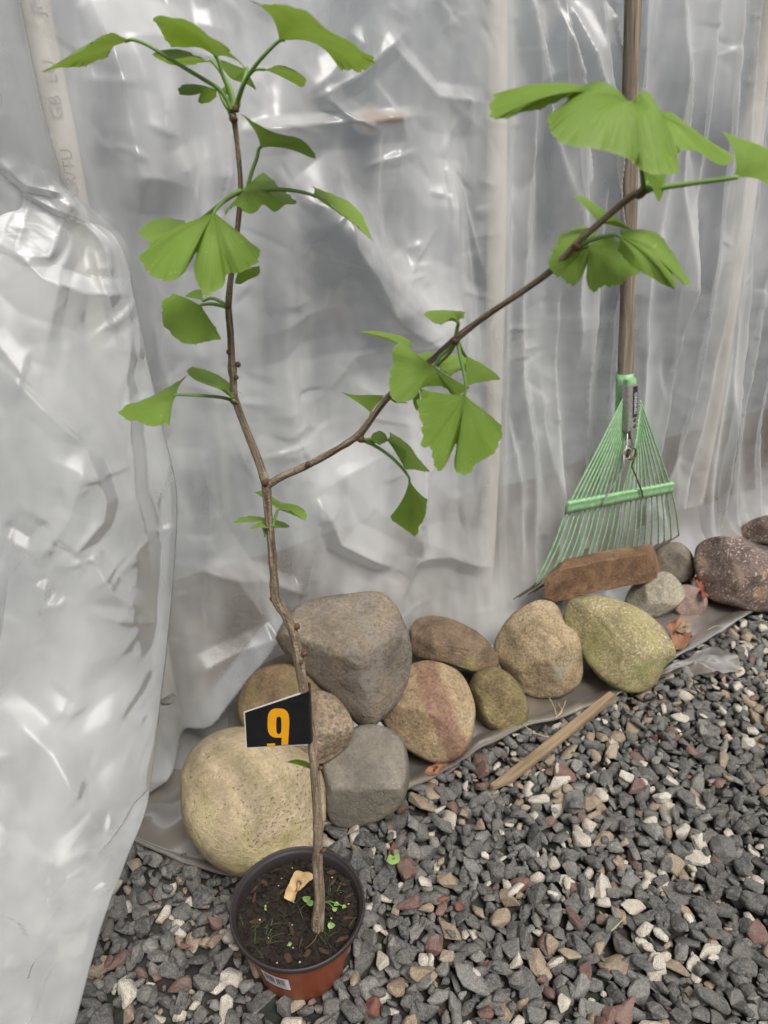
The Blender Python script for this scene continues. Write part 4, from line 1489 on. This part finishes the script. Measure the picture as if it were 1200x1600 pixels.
# wisps of grass in the pot
M_GRASS = plain('grass wisps', (0.06, 0.105, 0.03), 0.6, 0, 0.3, 80)
v, f = [], []
for cxp, cyp, n in ((425, 1462, 18), (395, 1452, 6), (520, 1395, 9), (505, 1470, 8), (455, 1425, 6), (490, 1440, 5), (410, 1490, 7), (540, 1440, 5)):
    c0 = G(cxp, cyp, SZ)
    for _ in range(n):
        b0 = c0 + Vector((rnd.gauss(0, .006), rnd.gauss(0, .006), 0))
        if (b0 - POTC).xy.length > 0.0615: continue
        th = rnd.uniform(0, 6.283); L = rnd.uniform(.010, .026)
        dd = Vector((math.cos(th), math.sin(th), 0)) * L * rnd.uniform(.4, .9); up_ = Vector((0, 0, L * rnd.uniform(.3, .8)))
        sdv = Vector((-math.sin(th), math.cos(th), 0)) * 0.00035
        n0 = len(v)
        for k in range(5):
            t = k / 4; p = b0 + dd * t + up_ * (t * (1.6 - t * 0.9))
            w_ = 1 - 0.85 * t
            v += [p - sdv * w_, p + sdv * w_ + Vector((0, 0, 0.0003 * w_))]
        for k in range(4):
            f.append((n0 + 2 * k, n0 + 2 * k + 1, n0 + 2 * k + 3, n0 + 2 * k + 2))
o = mesh('pot_grass', v, f, M_GRASS)
tag(o, 'fine wisps of green grass growing in the pot soil', 'grass', kind='stuff')

# ================================================================== SAPLING
sap_base = at(497, 1456, 0.52)
sap = thing('ginkgo_sapling', 'young ginkgo tree with a bare forked stem rooted in the pot', 'sapling', sap_base)
TR = [(497, 1470, .52, .0105), (496, 1448, .52, .0092), (499, 1415, .52, .0075), (499, 1390, .52, .0072), (496, 1352, .52, .0068), (497, 1310, .519, .0066), (496, 1270, .519, .0062), (493, 1225, .518, .0060), (490, 1185, .518, .0058),
      (484, 1135, .517, .0058), (476, 1085, .516, .0056), (470, 1050, .516, .0062), (467, 1030, .516, .0066), (464, 1010, .516, .0056), (457, 985, .515, .0055), (447, 962, .515, .0054), (431, 936, .515, .0056), (428, 900, .514, .0050), (424, 850, .513, .0048),
      (419, 800, .512, .0046), (416, 762, .511, .0052), (409, 735, .510, .0046), (398, 705, .509, .0042), (384, 670, .508, .0040), (371, 635, .507, .0040), (366, 615, .507, .0036), (364, 590, .506, .0038), (363, 578, .506, .0052), (362, 566, .506, .0040),
      (360, 520, .505, .0034), (357, 480, .504, .0035), (360, 440, .503, .0030), (367, 390, .502, .0027), (373, 340, .501, .0025), (376, 297, .500, .0025), (374, 260, .499, .0023), (370, 220, .499, .0022), (366, 186, .498, .0028), (365, 176, .498, .0016)]
pts = catmull([at(x, y, Y) for x, y, Y, r in TR], 5)
rad = []
for i in range(len(TR) - 1):
    for k in range(5): rad.append(TR[i][3] + (TR[i + 1][3] - TR[i][3]) * k / 5)
rad.append(TR[-1][3])
rad = [(0.82 - 0.14 * min(1, i / 120)) * r * (1 + 0.14 * mnoise(Vector((i * 0.45, 3, 0)))) for i, r in enumerate(rad)]
trunk = tube('trunk', pts, rad, M_BARK, sap, 14)
BRN = [(416, 760, .511, .0044), (440, 745, .506, .0042), (468, 733, .500, .0040), (500, 717, .494, .0038), (535, 697, .487, .0036), (560, 680, .482, .0040), (580, 655, .477, .0034), (605, 622, .470, .0033), (640, 591, .463, .0031), (680, 558, .454, .0030),
       (714, 528, .446, .0034), (760, 493, .436, .0027), (820, 453, .424, .0026), (868, 417, .414, .0028), (900, 382, .407, .0028), (950, 337, .398, .0024), (985, 308, .391, .0026), (1003, 299, .387, .0030), (1010, 296, .386, .0012)]
bpts = catmull([at(x, y, Y) for x, y, Y, r in BRN], 5)
brad = []
for i in range(len(BRN) - 1):
    for k in range(5): brad.append(BRN[i][3] + (BRN[i + 1][3] - BRN[i][3]) * k / 5)
brad.append(BRN[-1][3])
brad = [0.66 * r * (1 + 0.12 * mnoise(Vector((i * 0.5, 9, 0)))) for i, r in enumerate(brad)]
tube('branch', bpts, brad, M_BARK, sap, 12)
# buds and scars on the stem
M_BUD = plain('bud brown', (0.10, 0.05, 0.028), 0.6, 0, 0.3, 200)
for x, y, Y, dx, dy, r in ((427, 936, .515, -4, -1, .0026), (462, 980, .515, 3, -3, .0030), (474, 1022, .514, 4, -2, .0028), (413, 756, .509, 3, -6, .003), (366, 182, .495, -4, 6, .0028), (368, 174, .497, 1, -8, .002), (357, 478, .500, -3, -2, .0026), (358, 550, .504, -3, 1, .002),
                          (371, 570, .503, 3, -1, .002), (368, 590, .503, 3, 0, .0018), (503, 1330, .515, 4, -2, .0024), (500, 1200, .514, 3, 0, .002), (562, 684, .478, 4, 5, .0028), (711, 531, .443, -2, 5, .0028), (1001, 302, .385, 3, 4, .003), (901, 385, .404, -2, 5, .0026),
                          (366, 626, .503, -5, 1, .0028), (480, 728, .495, 2, -5, .002), (470, 1034, .511, 2, 2, .0022)):
    p = at(x, y, Y); q = at(x + dx, y + dy, Y - 0.001)
    tube('bud', [p, p.lerp(q, .5), q, q + (q - p) * .4], [r, r * 1.05, r * .75, r * .2], M_BUD, sap, 7)
tube('root', catmull([at(494, 1440, .508), at(497, 1452, .503), at(493, 1466, .497), at(485, 1476, .492), at(476, 1482, .490)], 5), 0.0006, M_BUD, sap, 6)


DZS = 1.45


def leaf(base, margin, Y, pet=None, p=1.28, arch=0.0, up=0.0, nv=14, flip=False):
    """fan leaf. base/margin in photo pixels; third value of a margin point = depth offset in cm (+ away). pet: petiole path"""
    B = at(base[0], base[1], Y + (base[2] / 100 if len(base) > 2 else 0))
    mp = []
    for i, q in enumerate(margin):
        dz = q[2] / 100 if len(q) > 2 else 0.006 * math.sin(i * 1.9 + base[0])
        mp.append(at(q[0], q[1], Y + dz * DZS))
    # resample, light smoothing, ragged edge
    mm = catmull(mp, 9)
    n = len(mm)
    cen = sum(mm, Vector()) / n
    mc = mm[n // 2].lerp(cen, 0.65)
    nrm = Vector()
    for k in range(n - 1): nrm += (mm[k] - B).cross(mm[k + 1] - B)
    if nrm.length > 1e-12: nrm.normalize()
    if nrm.dot(CAM - B) < 0: nrm = -nrm
    size = (mc - B).length
    V, F, UV = [], [], []
    for i in range(n):
        u = i / (n - 1)
        rag = 1 + 0.08 * mnoise(mm[i] * 190) + 0.10 * mnoise(mm[i] * 480)
        for j in range(nv):
            v = (j + 0.0) / (nv - 1)
            v = 0.03 + 0.97 * v
            off_ = (mm[i] - mc) * (v ** p)
            pos = B + (mc - B) * v + off_ * (rag if v > 0.9 else 1)
            corr = 0.003 * size * math.sin(u * 26 + base[1]) * v + 0.12 * size * mnoise(pos * 34 + Vector((base[0], 0, 0))) * v
            pos += nrm * (arch / 100 * math.sin(math.pi * v) + corr) + Vector((0, 0, up / 100 * math.sin(math.pi * v)))
            V.append(pos); UV.append((u, v))
    F = grid_faces(n, nv)
    c = sum(V, Vector()) / len(V)
    me = bpy.data.meshes.new('leaf'); me.from_pydata([x - c for x in V], [], F)
    # make the blade's front side the lit upper side where it faces up
    me.update()
    nz = sum(pg.normal.z * pg.area for pg in me.polygons)
    if (nz < 0) != flip: me.flip_normals()
    uvl = me.uv_layers.new(name='UVMap')
    for lp in me.loops: uvl.data[lp.index].uv = UV[lp.vertex_index]
    o = link_mesh('leaf', me, M_LEAF, sap, c)
    if pet:
        pp = [at(x, y, yy) for x, y, yy in pet] + [B, B.lerp(mc, 0.10)]
        cp = catmull(pp, 6)
        k = len(cp)
        tube('petiole', cp, [0.00135 - 0.0005 * i / k + (0.0006 if i < 2 else 0) for i in range(k - 4)] + [0.0008, 0.0007, 0.0005, 0.0003], M_PET, o, 7)
    return o


T = .498
DZS = -1.6          # these blades sit above eye level: their undersides show
# crown at the top of the stem
leaf((207, 62), [(160, 54, 2.6), (112, 74, 2.4), (74, 98, 1.6), (65, 118, 0), (92, 113, -1.4), (130, 107, -2), (172, 92, -2.2)], .49, [(363, 172, T), (345, 142, .496), (320, 125, .494), (270, 95, .492), (232, 71, .49)], 1.2, 0.2, 0.4)
leaf((340, 92), [(268, 76, -2.4), (252, 56, -1.4), (239, 29, 0), (290, 31, 2), (335, 62, 3.4), (396, 117, 4.2)], .492, [(364, 168, T), (357, 140, .496), (348, 118, .494)], 1.2, 0, 0.3)
leaf((332, 96), [(318, 88, 2), (275, 76, 2), (238, 82, 1.2), (250, 97, -.5), (275, 105, -1.2), (305, 101, -1.4)], .53, [(367, 165, .503), (356, 130, .515)], 1.15)
leaf((386, 108), [(346, 93, -1), (345, 100, -1), (360, 122, -.5), (382, 130, 0), (403, 143, 1)], .525, [(368, 166, .503), (377, 140, .515)], 1.15)
leaf((436, 64), [(395, -4, 3), (452, 12, 5), (522, 49, 5.2), (583, 97, 2.5), (571, 113, 0), (536, 106, -2)], .478, [(369, 168, T), (377, 140, .492), (392, 112, .486), (413, 86, .481)], 1.12, 0, 0.5)
leaf((410, 108), [(430, 103, 2), (455, 110, 2), (477, 128, .6), (470, 134, -.6), (440, 122, -1)], .515, [(370, 166, .502), (382, 130, .508), (396, 110, .513)], 1.2)
leaf((341, 139), [(306, 130, 1.5), (284, 133, 1.2), (280, 148, .4), (300, 149, 0), (313, 143, 0), (310, 158, -.6), (327, 160, -1), (338, 151, -1)], .51, [(362, 178, .5), (350, 160, .505)], 1.1)
leaf((345, 140), [(352, 133, 1), (366, 147, 0), (364, 154, -.4), (355, 149, -.6), (346, 150, -.8)], .515, None, 1.1)
leaf((405, 232), [(374, 177, 2.2), (402, 192, 2.4), (432, 206, 2.2), (474, 222, 1), (494, 246, -.2), (465, 241, -1.2), (438, 222, -1.6)], .497, [(385, 300, .5), (393, 270, .499), (401, 248, .498)], 1.3, 0, 0.2)
DZS = 1.45
leaf((380, 299), [(344, 338, -1.6), (368, 320, -1.2), (387, 334, -1.6), (400, 333, -1.4), (412, 321, -1), (430, 333, -.8), (446, 319, -.2), (463, 315, .6), (438, 295, 1.8), (412, 271, 2.6)], .49, None, 1.1, 0.2)
leaf((486, 304), [(484, 290, 1.8), (525, 305, 2.4), (562, 335, 1.8), (584, 380, .2), (570, 376, -1), (548, 348, -1.8), (515, 318, -2)], .492, [(378, 299, .5), (430, 296, .495), (460, 298, .493)], 1.15, 0.1)
leaf((335, 331), [(236, 376, -.4), (221, 396, -.8), (222, 412, -1), (238, 430, -1.4), (262, 441, -1.6), (285, 429, -1.4), (307, 392, -.6), (303, 425, -1.4), (321, 461, -2), (347, 446, -1.6), (356, 426, -1), (377, 427, -1), (402, 411, -.4), (403, 394, 0), (388, 380, .4)], .472,
     [(376, 298, .5), (358, 308, .488), (344, 320, .478)], 1.08, 0.35)
leaf((300, 353), [(288, 345, 2), (246, 342, 1.5), (216, 359, .6), (224, 368, -.2), (236, 376, -.8), (270, 366, -1)], .51, [(374, 300, .5), (345, 318, .505)], 1.1)
leaf((372, 418), [(406, 416, .6), (403, 430, .2), (387, 438, 0), (376, 444, 0), (366, 443, 0)], .515, [(370, 380, .503), (372, 400, .51)], 1.1)
leaf((314, 477), [(272, 461, .6), (255, 472, .3), (254, 500, -.4), (267, 521, -.9), (293, 537, -1.2), (330, 533, -1), (344, 525, -.5), (322, 497, 0)], .493, [(355, 480, .503), (338, 476, .5), (325, 475, .496)], 1.1, 0.3)
leaf((318, 470), [(289, 464, 1.2), (297, 456, 1.4), (310, 450, 1.6), (316, 456, 1.4)], .505, [(356, 478, .504), (338, 468, .505), (328, 466, .505)], 1.1)
leaf((276, 617), [(296, 582, 1.6), (240, 617, 1), (186, 641, .2), (198, 655, -.6), (215, 659, -.8), (235, 669, -1), (255, 668, -1), (267, 663, -.8), (262, 640, -.2)], .492, [(364, 626, .507), (345, 621, .502), (310, 618, .496)], 1.1, 0.2)
leaf((366, 626), [(376, 612, 1.6), (348, 590, 2), (301, 578, 1.2), (293, 586, 0), (318, 598, -.8), (342, 610, -1)], .5, [(370, 630, .507), (368, 628, .503)], 1.05, 0, 0.3)
leaf((434, 796), [(396, 769, .8), (415, 769, 1.4), (438, 784, 1.6), (460, 789, 1.2), (477, 799, .2), (476, 811, -.6), (456, 797, -1)], .514, [(426, 822, .512), (430, 808, .513)], 1.15)
leaf((407, 815), [(365, 819, -.4), (372, 810, .8), (400, 808, 1.6), (440, 815, 1.6), (452, 824, .8), (430, 827, 0), (408, 825, -1), (388, 826, -1)], .515, [(416, 838, .512), (412, 826, .513)], 1.05)
leaf((487, 1203), [(449, 1190, .6), (460, 1187, .4), (475, 1190, 0), (486, 1196, -.4)], .525, None, 1.15)
# leaves along the side branch
leaf((716, 505), [(724, 501, -.8), (726, 486, .4), (700, 483, 1.6), (663, 489, 1), (676, 503, -.4), (690, 508, -1), (702, 499, -1.2)], .444, [(711, 531, .446), (714, 515, .445)], 1.05, 0, 0.2)
leaf((646, 543), [(646, 537, .6), (630, 526, 1.4), (590, 520, 1), (559, 524, 0), (598, 528, -.8), (624, 538, -1)], .478, None, 1.15)
leaf((679, 571), [(628, 536, .8), (612, 547, .5), (614, 570, .2), (607, 598, -.3), (614, 625, -.9), (628, 629, -1.2), (647, 622, -1), (662, 605, -.6), (695, 604, .2), (717, 619, .4), (732, 604, 1)], .45, [(712, 532, .446), (700, 546, .448), (688, 557, .449)], 1.25, 0.2)
leaf((684, 570), [(690, 556, 1), (715, 555, 1.2), (732, 559, .8), (731, 580, 0), (717, 580, -.3), (703, 587, -.6), (688, 578, -.4)], .475, [(712, 534, .448), (702, 552, .46)], 1.05)
leaf((727, 556), [(733, 557, .8), (757, 573, .6), (779, 594, 0), (765, 596, -.4), (746, 598, -.6), (730, 601, -.8)], .47, [(714, 530, .447), (720, 545, .458)], 1.05)
leaf((678, 563), [(690, 555, .8), (672, 551, 1), (650, 556, .6), (653, 566, 0)], .485, None, 1.05)
leaf((726, 615), [(656, 608, .8), (652, 630, .3), (660, 662, -.2), (662, 698, -.6), (672, 699, -.7), (681, 732, -1), (694, 730, -1), (713, 693, -.4), (709, 728, -1), (716, 741, -1.2), (731, 741, -1.2), (742, 727, -1), (758, 717, -.8), (771, 707, -.6), (784, 678, 0), (783, 663, .3), (770, 651, .6)], .432,
     [(714, 531, .446), (720, 560, .44), (726, 588, .435), (728, 604, .433)], 1.14, 0.3)
leaf((655, 612), [(645, 618, 0), (646, 632, -.2), (652, 641, -.3), (657, 630, -.2)], .45, None, 1.05)
leaf((580, 646), [(532, 612, .8), (556, 617, .6), (580, 617, .4), (604, 618, .2)], .482, [(564, 684, .482), (573, 666, .482)], 1.3)
leaf((600, 618), [(615, 627, 0), (640, 630, 0), (618, 629, .2)], .475, None, 1.2)
leaf((578, 686), [(582, 677, .8), (594, 672, .6), (604, 680, 0), (603, 690, -.4), (592, 695, -.6)], .475, [(563, 685, .481), (570, 687, .478)], 1.0)
leaf((604, 687), [(610, 674, 1.4), (634, 689, 1.2), (655, 712, .8), (673, 733, 0), (668, 735, -.3), (650, 733, -.5), (632, 731, -.8), (635, 704, -.6)], .478, [(563, 686, .481), (585, 690, .479)], 1.1)
leaf((639, 746), [(667, 780, .8), (666, 800, .4), (657, 822, 0), (649, 837, -.3), (636, 829, -.4), (612, 812, -.2), (614, 803, 0), (632, 791, .6)], .468, [(564, 687, .481), (585, 696, .478), (610, 713, .474), (628, 731, .471)], 1.32, 0.2)
# leaves near the tip of the branch
leaf((918, 384), [(930, 353, 1.8), (888, 360, 1.6), (866, 382, 1), (858, 408, .2), (868, 432, -.4), (878, 431, -.6), (891, 446, -.9), (906, 437, -.8), (922, 404, -.2), (916, 436, -.8), (927, 454, -1), (941, 447, -1), (961, 445, -.9), (979, 437, -.6), (999, 420, 0), (985, 398, .6), (962, 370, 1)], .412,
     [(902, 384, .407), (909, 385, .409)], 1.04, 0.2)
leaf((963, 367), [(982, 364, .8), (1001, 372, .4), (1020, 366, .6), (1038, 378, .2), (1064, 414, -.6), (1080, 438, -1), (1073, 445, -1.2), (1050, 421, -.8), (1059, 438, -1.2), (1057, 448, -1.3), (1050, 448, -1.2), (1030, 437, -1), (1000, 420, -.8), (966, 391, -.2)], .388,
     [(904, 385, .407), (925, 375, .4), (945, 369, .393)], 1.04, 0.3)
leaf((935, 350), [(896, 306, .4), (912, 308, .7), (938, 326, .9), (965, 342, .6), (988, 360, 0), (962, 345, -.2)], .414, [(903, 380, .407), (925, 368, .411)], 1.3)
DZS = 1.3
leaf((985, 162), [(768, 152, 1.5), (771, 183, .3), (835, 168, .5), (888, 152, .8), (858, 184, -.2), (859, 210, -.8), (880, 232, -1.3), (922, 237, -1.5), (980, 245, -1.5), (1012, 271, -1.9), (1046, 270, -1.7), (1054, 240, -.9), (1030, 188, .3)], .372,
     [(1004, 298, .387), (1008, 260, .388), (1006, 210, .384), (998, 175, .376)], 1.05, 0, 0.75)
leaf((1014, 174), [(1062, 190, 1.4), (1100, 224, 1), (1136, 250, .2), (1132, 263, -.2), (1116, 262, -.5), (1085, 236, -.8), (1052, 242, -1.2)], .395, [(1008, 296, .387), (1016, 250, .392), (1015, 200, .395)], 1.1, 0.2)
leaf((1002, 260), [(1036, 268, .4), (1037, 290, .2), (1029, 316, 0), (1021, 297, -.2), (1010, 280, -.4)], .38, [(1006, 298, .386), (1004, 280, .383)], 1.1)
leaf((1146, 278), [(1130, 206, .8), (1166, 220, 1), (1206, 240, .8), (1245, 262, .3), (1240, 300, -.3), (1205, 300, -.6)], .366, [(1008, 297, .386), (1050, 291, .38), (1100, 284, .373)], 1.22, 0.2)

# ================================================================== NUMBER TAG
M_TAGB = plain('glossy black tag', (0.012, 0.012, 0.013), 0.2, 0, 0.2, 55, 0.0035, 0.6)
M_TAGW = plain('white tag paper', (0.72, 0.70, 0.66), 0.6, 0, 0.05)
M_YEL = plain('orange yellow print', (0.72, 0.33, 0.012), 0.35, 0, 0.08)
tagt = thing('number_tag', 'black tag with an orange number 9 folded round the stem', 'tag', at(435, 1160, .512))


def tag_pt(u, v, off=0.0):
    """u 0..1 left to right, v 0..1 top to bottom"""
    x = (383 + 3 * v) * (1 - u) + (479 + 4 * v) * u
    y = (1113 + 55 * v) * (1 - u) + (1081 + 82 * v) * u
    Y = .5045 + 0.006 * u + 0.0035 * math.sin(u * 3.0 + v * 1.2) - 0.004 * v * (1 - u)
    return at(x, y, Y - off)


nu, nvv = 24, 14
mesh('tag_face', [tag_pt(i / (nu - 1), 0.008 + 0.985 * j / (nvv - 1)) for i in range(nu) for j in range(nvv)], grid_faces(nu, nvv), M_TAGB, tagt)
bp = [tag_pt(-0.020 + 1.005 * i / (nu - 1), -0.03 + 1.045 * j / (nvv - 1), -0.0012) for i in range(nu) for j in range(nvv)]
mesh('tag_back', bp, grid_faces(nu, nvv), M_TAGW, tagt)
# the fold that goes round the stem and comes back behind it
fold = []
for j in range(8):
    v = j / 7
    for k in range(9):
        th = math.pi * k / 8
        p = tag_pt(1.0, v)
        fold.append(p + Vector((0.0032 * math.sin(th), 0.0068 * (1 - math.cos(th)), 0)))
mesh('tag_fold', fold, grid_faces(8, 9), M_TAGB, tagt)


def dz(x, y):
    """digit drawing in enlarged-photo pixels -> on the tag"""
    px, py = 370 + x / 4.705, 880 + y / 4.705
    # invert the bilinear tag map roughly
    u, v = 0.5, 0.5
    for _ in range(12):
        X = (383 + 3 * v) * (1 - u) + (479 + 4 * v) * u
        Yp = (1113 + 55 * v) * (1 - u) + (1081 + 82 * v) * u
        u += (px - X) / 97; v += (py - Yp) / (55 * (1 - u) + 82 * u)
    return tag_pt(u, v, 0.0006)


v, f = [], []
n = 36
for k in range(n):
    th = 2 * math.pi * k / n
    cxx, sn = math.cos(th), math.sin(th)
    sq = lambda c_, e: math.copysign(abs(c_) ** e, c_)
    v.append(dz(306 + 80 * sq(cxx, .75), 1175 + 108 * sq(sn, .62)))
    v.append(dz(309 + 19 * sq(cxx, .6), 1192 + 63 * sq(sn, .5)))
for k in range(n):
    k2 = (k + 1) % n
    f.append((2 * k, 2 * k2, 2 * k2 + 1, 2 * k + 1))
n0 = len(v)
for i in range(7):
    t = i / 6
    v += [dz(331 - 3 * t, 1215 + 122 * t), dz(386 - 9 * t, 1180 + 155 * t)]
for i in range(6): f.append((n0 + 2 * i, n0 + 2 * i + 1, n0 + 2 * i + 3, n0 + 2 * i + 2))
n0 = len(v)
v += [dz(222, 1327), dz(280, 1324), dz(282, 1340), dz(222, 1344)]; f.append((n0, n0 + 1, n0 + 2, n0 + 3))
mesh('digit', v, f, M_YEL, tagt, False)

# ================================================================== LITTER
M_DRY = plain('dry leaf tan', (0.52, 0.36, 0.18), 0.7, 0, 0.3, 60, 0.001)
M_ODRY = plain('dry leaf orange', (0.25, 0.115, 0.06), 0.7, 0, 0.35, 60, 0.001)
M_RDRY = plain('dry leaf red', (0.22, 0.06, 0.03), 0.7, 0, 0.35, 60, 0.001)
M_LITE = plain('fresh green scrap', (0.20, 0.32, 0.09), 0.5, 0, 0.25, 60)


def litter(name, label, cat, pts, z, mat, lift=0.006, seed=0, fn=None):
    """a small curled scrap: outline pixels on the ground plane z, curled up by lift"""
    P3 = [(fn or G)(x, y, z) if fn is None else fn(x, y) for x, y in pts]
    c = sum(P3, Vector()) / len(P3)
    ring = catmull(P3 + P3[:1], 4)[:-1]
    vs, fs = [c.copy()], []
    n = len(ring); m = 5
    for k in range(1, m + 1):
        for p in ring: vs.append(c.lerp(p, k / m))
    for i in range(n): fs.append((0, 1 + i, 1 + (i + 1) % n))
    for k in range(m - 1):
        for i in range(n):
            a_ = 1 + k * n + i; b_ = 1 + k * n + (i + 1) % n
            fs.append((a_, b_, b_ + n, a_ + n))
    for v in vs:
        q = v - c
        v.z += lift * (mnoise(q * 70 + Vector((seed * 5, 0, 0))) + 0.5 * mnoise(q * 170 + Vector((seed, 7, 0))) + 0.8 * min(1.5, (q.length / 0.012) ** 2) * (0.5 + mnoise(q * 40 + Vector((0, seed * 3, 0)))))
    o = mesh(name, vs, fs, mat)
    tag(o, label, cat)
    return o


o = litter('dry_leaf', 'curled pale brown dry leaf on the pot soil', 'dry leaf', [(444, 1407), (452, 1380), (463, 1364), (478, 1366), (492, 1378), (480, 1384), (466, 1393), (459, 1410)], SZ + 0.010, M_DRY, 0.007, 1)
litter('dry_leaf', 'crumpled orange-brown dry leaf right of the mossy stone', 'dry leaf', [(1040, 985), (1052, 973), (1068, 982), (1080, 1000), (1062, 1020), (1050, 1012)], 0.035, M_ODRY, 0.012, 2)
litter('dry_leaf', 'red dry leaf wedged between the pink stone and purple rock', 'dry leaf', [(1078, 908), (1092, 905), (1103, 930), (1106, 942), (1095, 938), (1088, 918)], 0.06, M_RDRY, 0.012, 3)
litter('dry_leaf', 'small rusty leaf on the plastic below the banded stone', 'dry leaf', [(662, 1205), (675, 1196), (700, 1192), (690, 1206), (672, 1212)], 0.034, M_ODRY, 0.005, 4)
litter('bark_piece', 'small tan wood chip beside the orange dry leaf', 'wood chip', [(1056, 985), (1070, 970), (1080, 975), (1068, 990)], 0.045, M_STAKE, 0.003, 5)
litter('fallen_leaf', 'tiny pale green leaf lying on the gravel right of the pot', 'leaf', [(604, 1345), (609, 1335), (616, 1338), (623, 1333), (624, 1346), (612, 1351)], 0.050, M_LITE, 0.0003, 6)
# dirt clod stuck on the film left of the stones
V, F = PROTO[3]
p = W(262, 1092, 0.115)
me = bpy.data.meshes.new('dirt_clod'); me.from_pydata((V * 0.012).tolist(), [], F.tolist())
o = link_mesh('dirt_clod', me, GRAV[1], None, p, False)
tag(o, 'small grey stone chip stuck in a fold of the plastic', 'stone chip')


# seedlings in the pot
def seedling(label, px, py, leaves, z=SZ):
    root = thing('seedling', label, 'seedling', G(px, py, z), 'weed seedlings in the pot')
    b0 = G(px, py, z)
    for lx, ly, r in leaves:
        c = G(lx, ly, z + 0.008)
        tube('stalk', catmull([b0, b0.lerp(c, .5) + Vector((0, 0, .004)), c], 4), 0.0005, M_PET, root, 5)
        vs = [c + Vector((0, 0, -.0006))]
        for k in range(14):
            t = 2 * math.pi * k / 14
            vs.append(c + Vector((math.cos(t) * r, math.sin(t) * r * 0.85, 0.0012 * math.sin(2 * t + lx))))
        mesh('leaf', vs, [(0, 1 + k, 1 + (k + 1) % 14) for k in range(14)], M_LITE, root)


seedling('round-leaved green seedling left of the stem base', 486, 1415, [(479, 1404, .0045), (484, 1411, .004)])
seedling('seedling with three small leaves right of the stem', 505, 1410, [(526, 1413, .003), (523, 1420, .003), (538, 1417, .0025)])
seedling('single bright leaf seedling in front of the stem base', 515, 1440, [(518, 1446, .0042)])
seedling('tiny clover sprout near the front rim of the pot', 452, 1476, [(454, 1474, .0018), (451, 1477, .0018)])
seedling('tiny green sprout at the left of the pot', 414, 1422, [(414, 1416, .0016), (414, 1421, .0016)])

# straw and dry grass on the plastic
M_STRAW = plain('straw', (0.42, 0.34, 0.19), 0.7)
for i, (pts, z) in enumerate([([(870, 1120), (866, 1105), (858, 1090)], .04), ([(872, 1118), (880, 1106), (884, 1094)], .04), ([(866, 1122), (878, 1112), (872, 1098)], .04), ([(815, 1130), (835, 1145), (858, 1152)], .036),
                             ([(1105, 985), (1118, 978), (1128, 980)], .04), ([(955, 1455), (968, 1442), (978, 1432)], .036), ([(640, 1000), (655, 985), (662, 968)], .16)][:6]):
    q = [G(x, y, z) for x, y in pts]
    o = tube('straw', catmull(q, 5), 0.0007, M_STRAW, None, 5)
    tag(o, ['dry grass stem at the left of the tuft by the stake', 'dry grass stem at the right of the tuft by the stake', 'dry grass stem in the middle of the tuft by the stake', 'long straw on the plastic left of the stake', 'short straw on the plastic below the purple rock', 'pale straw lying on the gravel at the lower right'][i], 'straw', 'bits of straw')
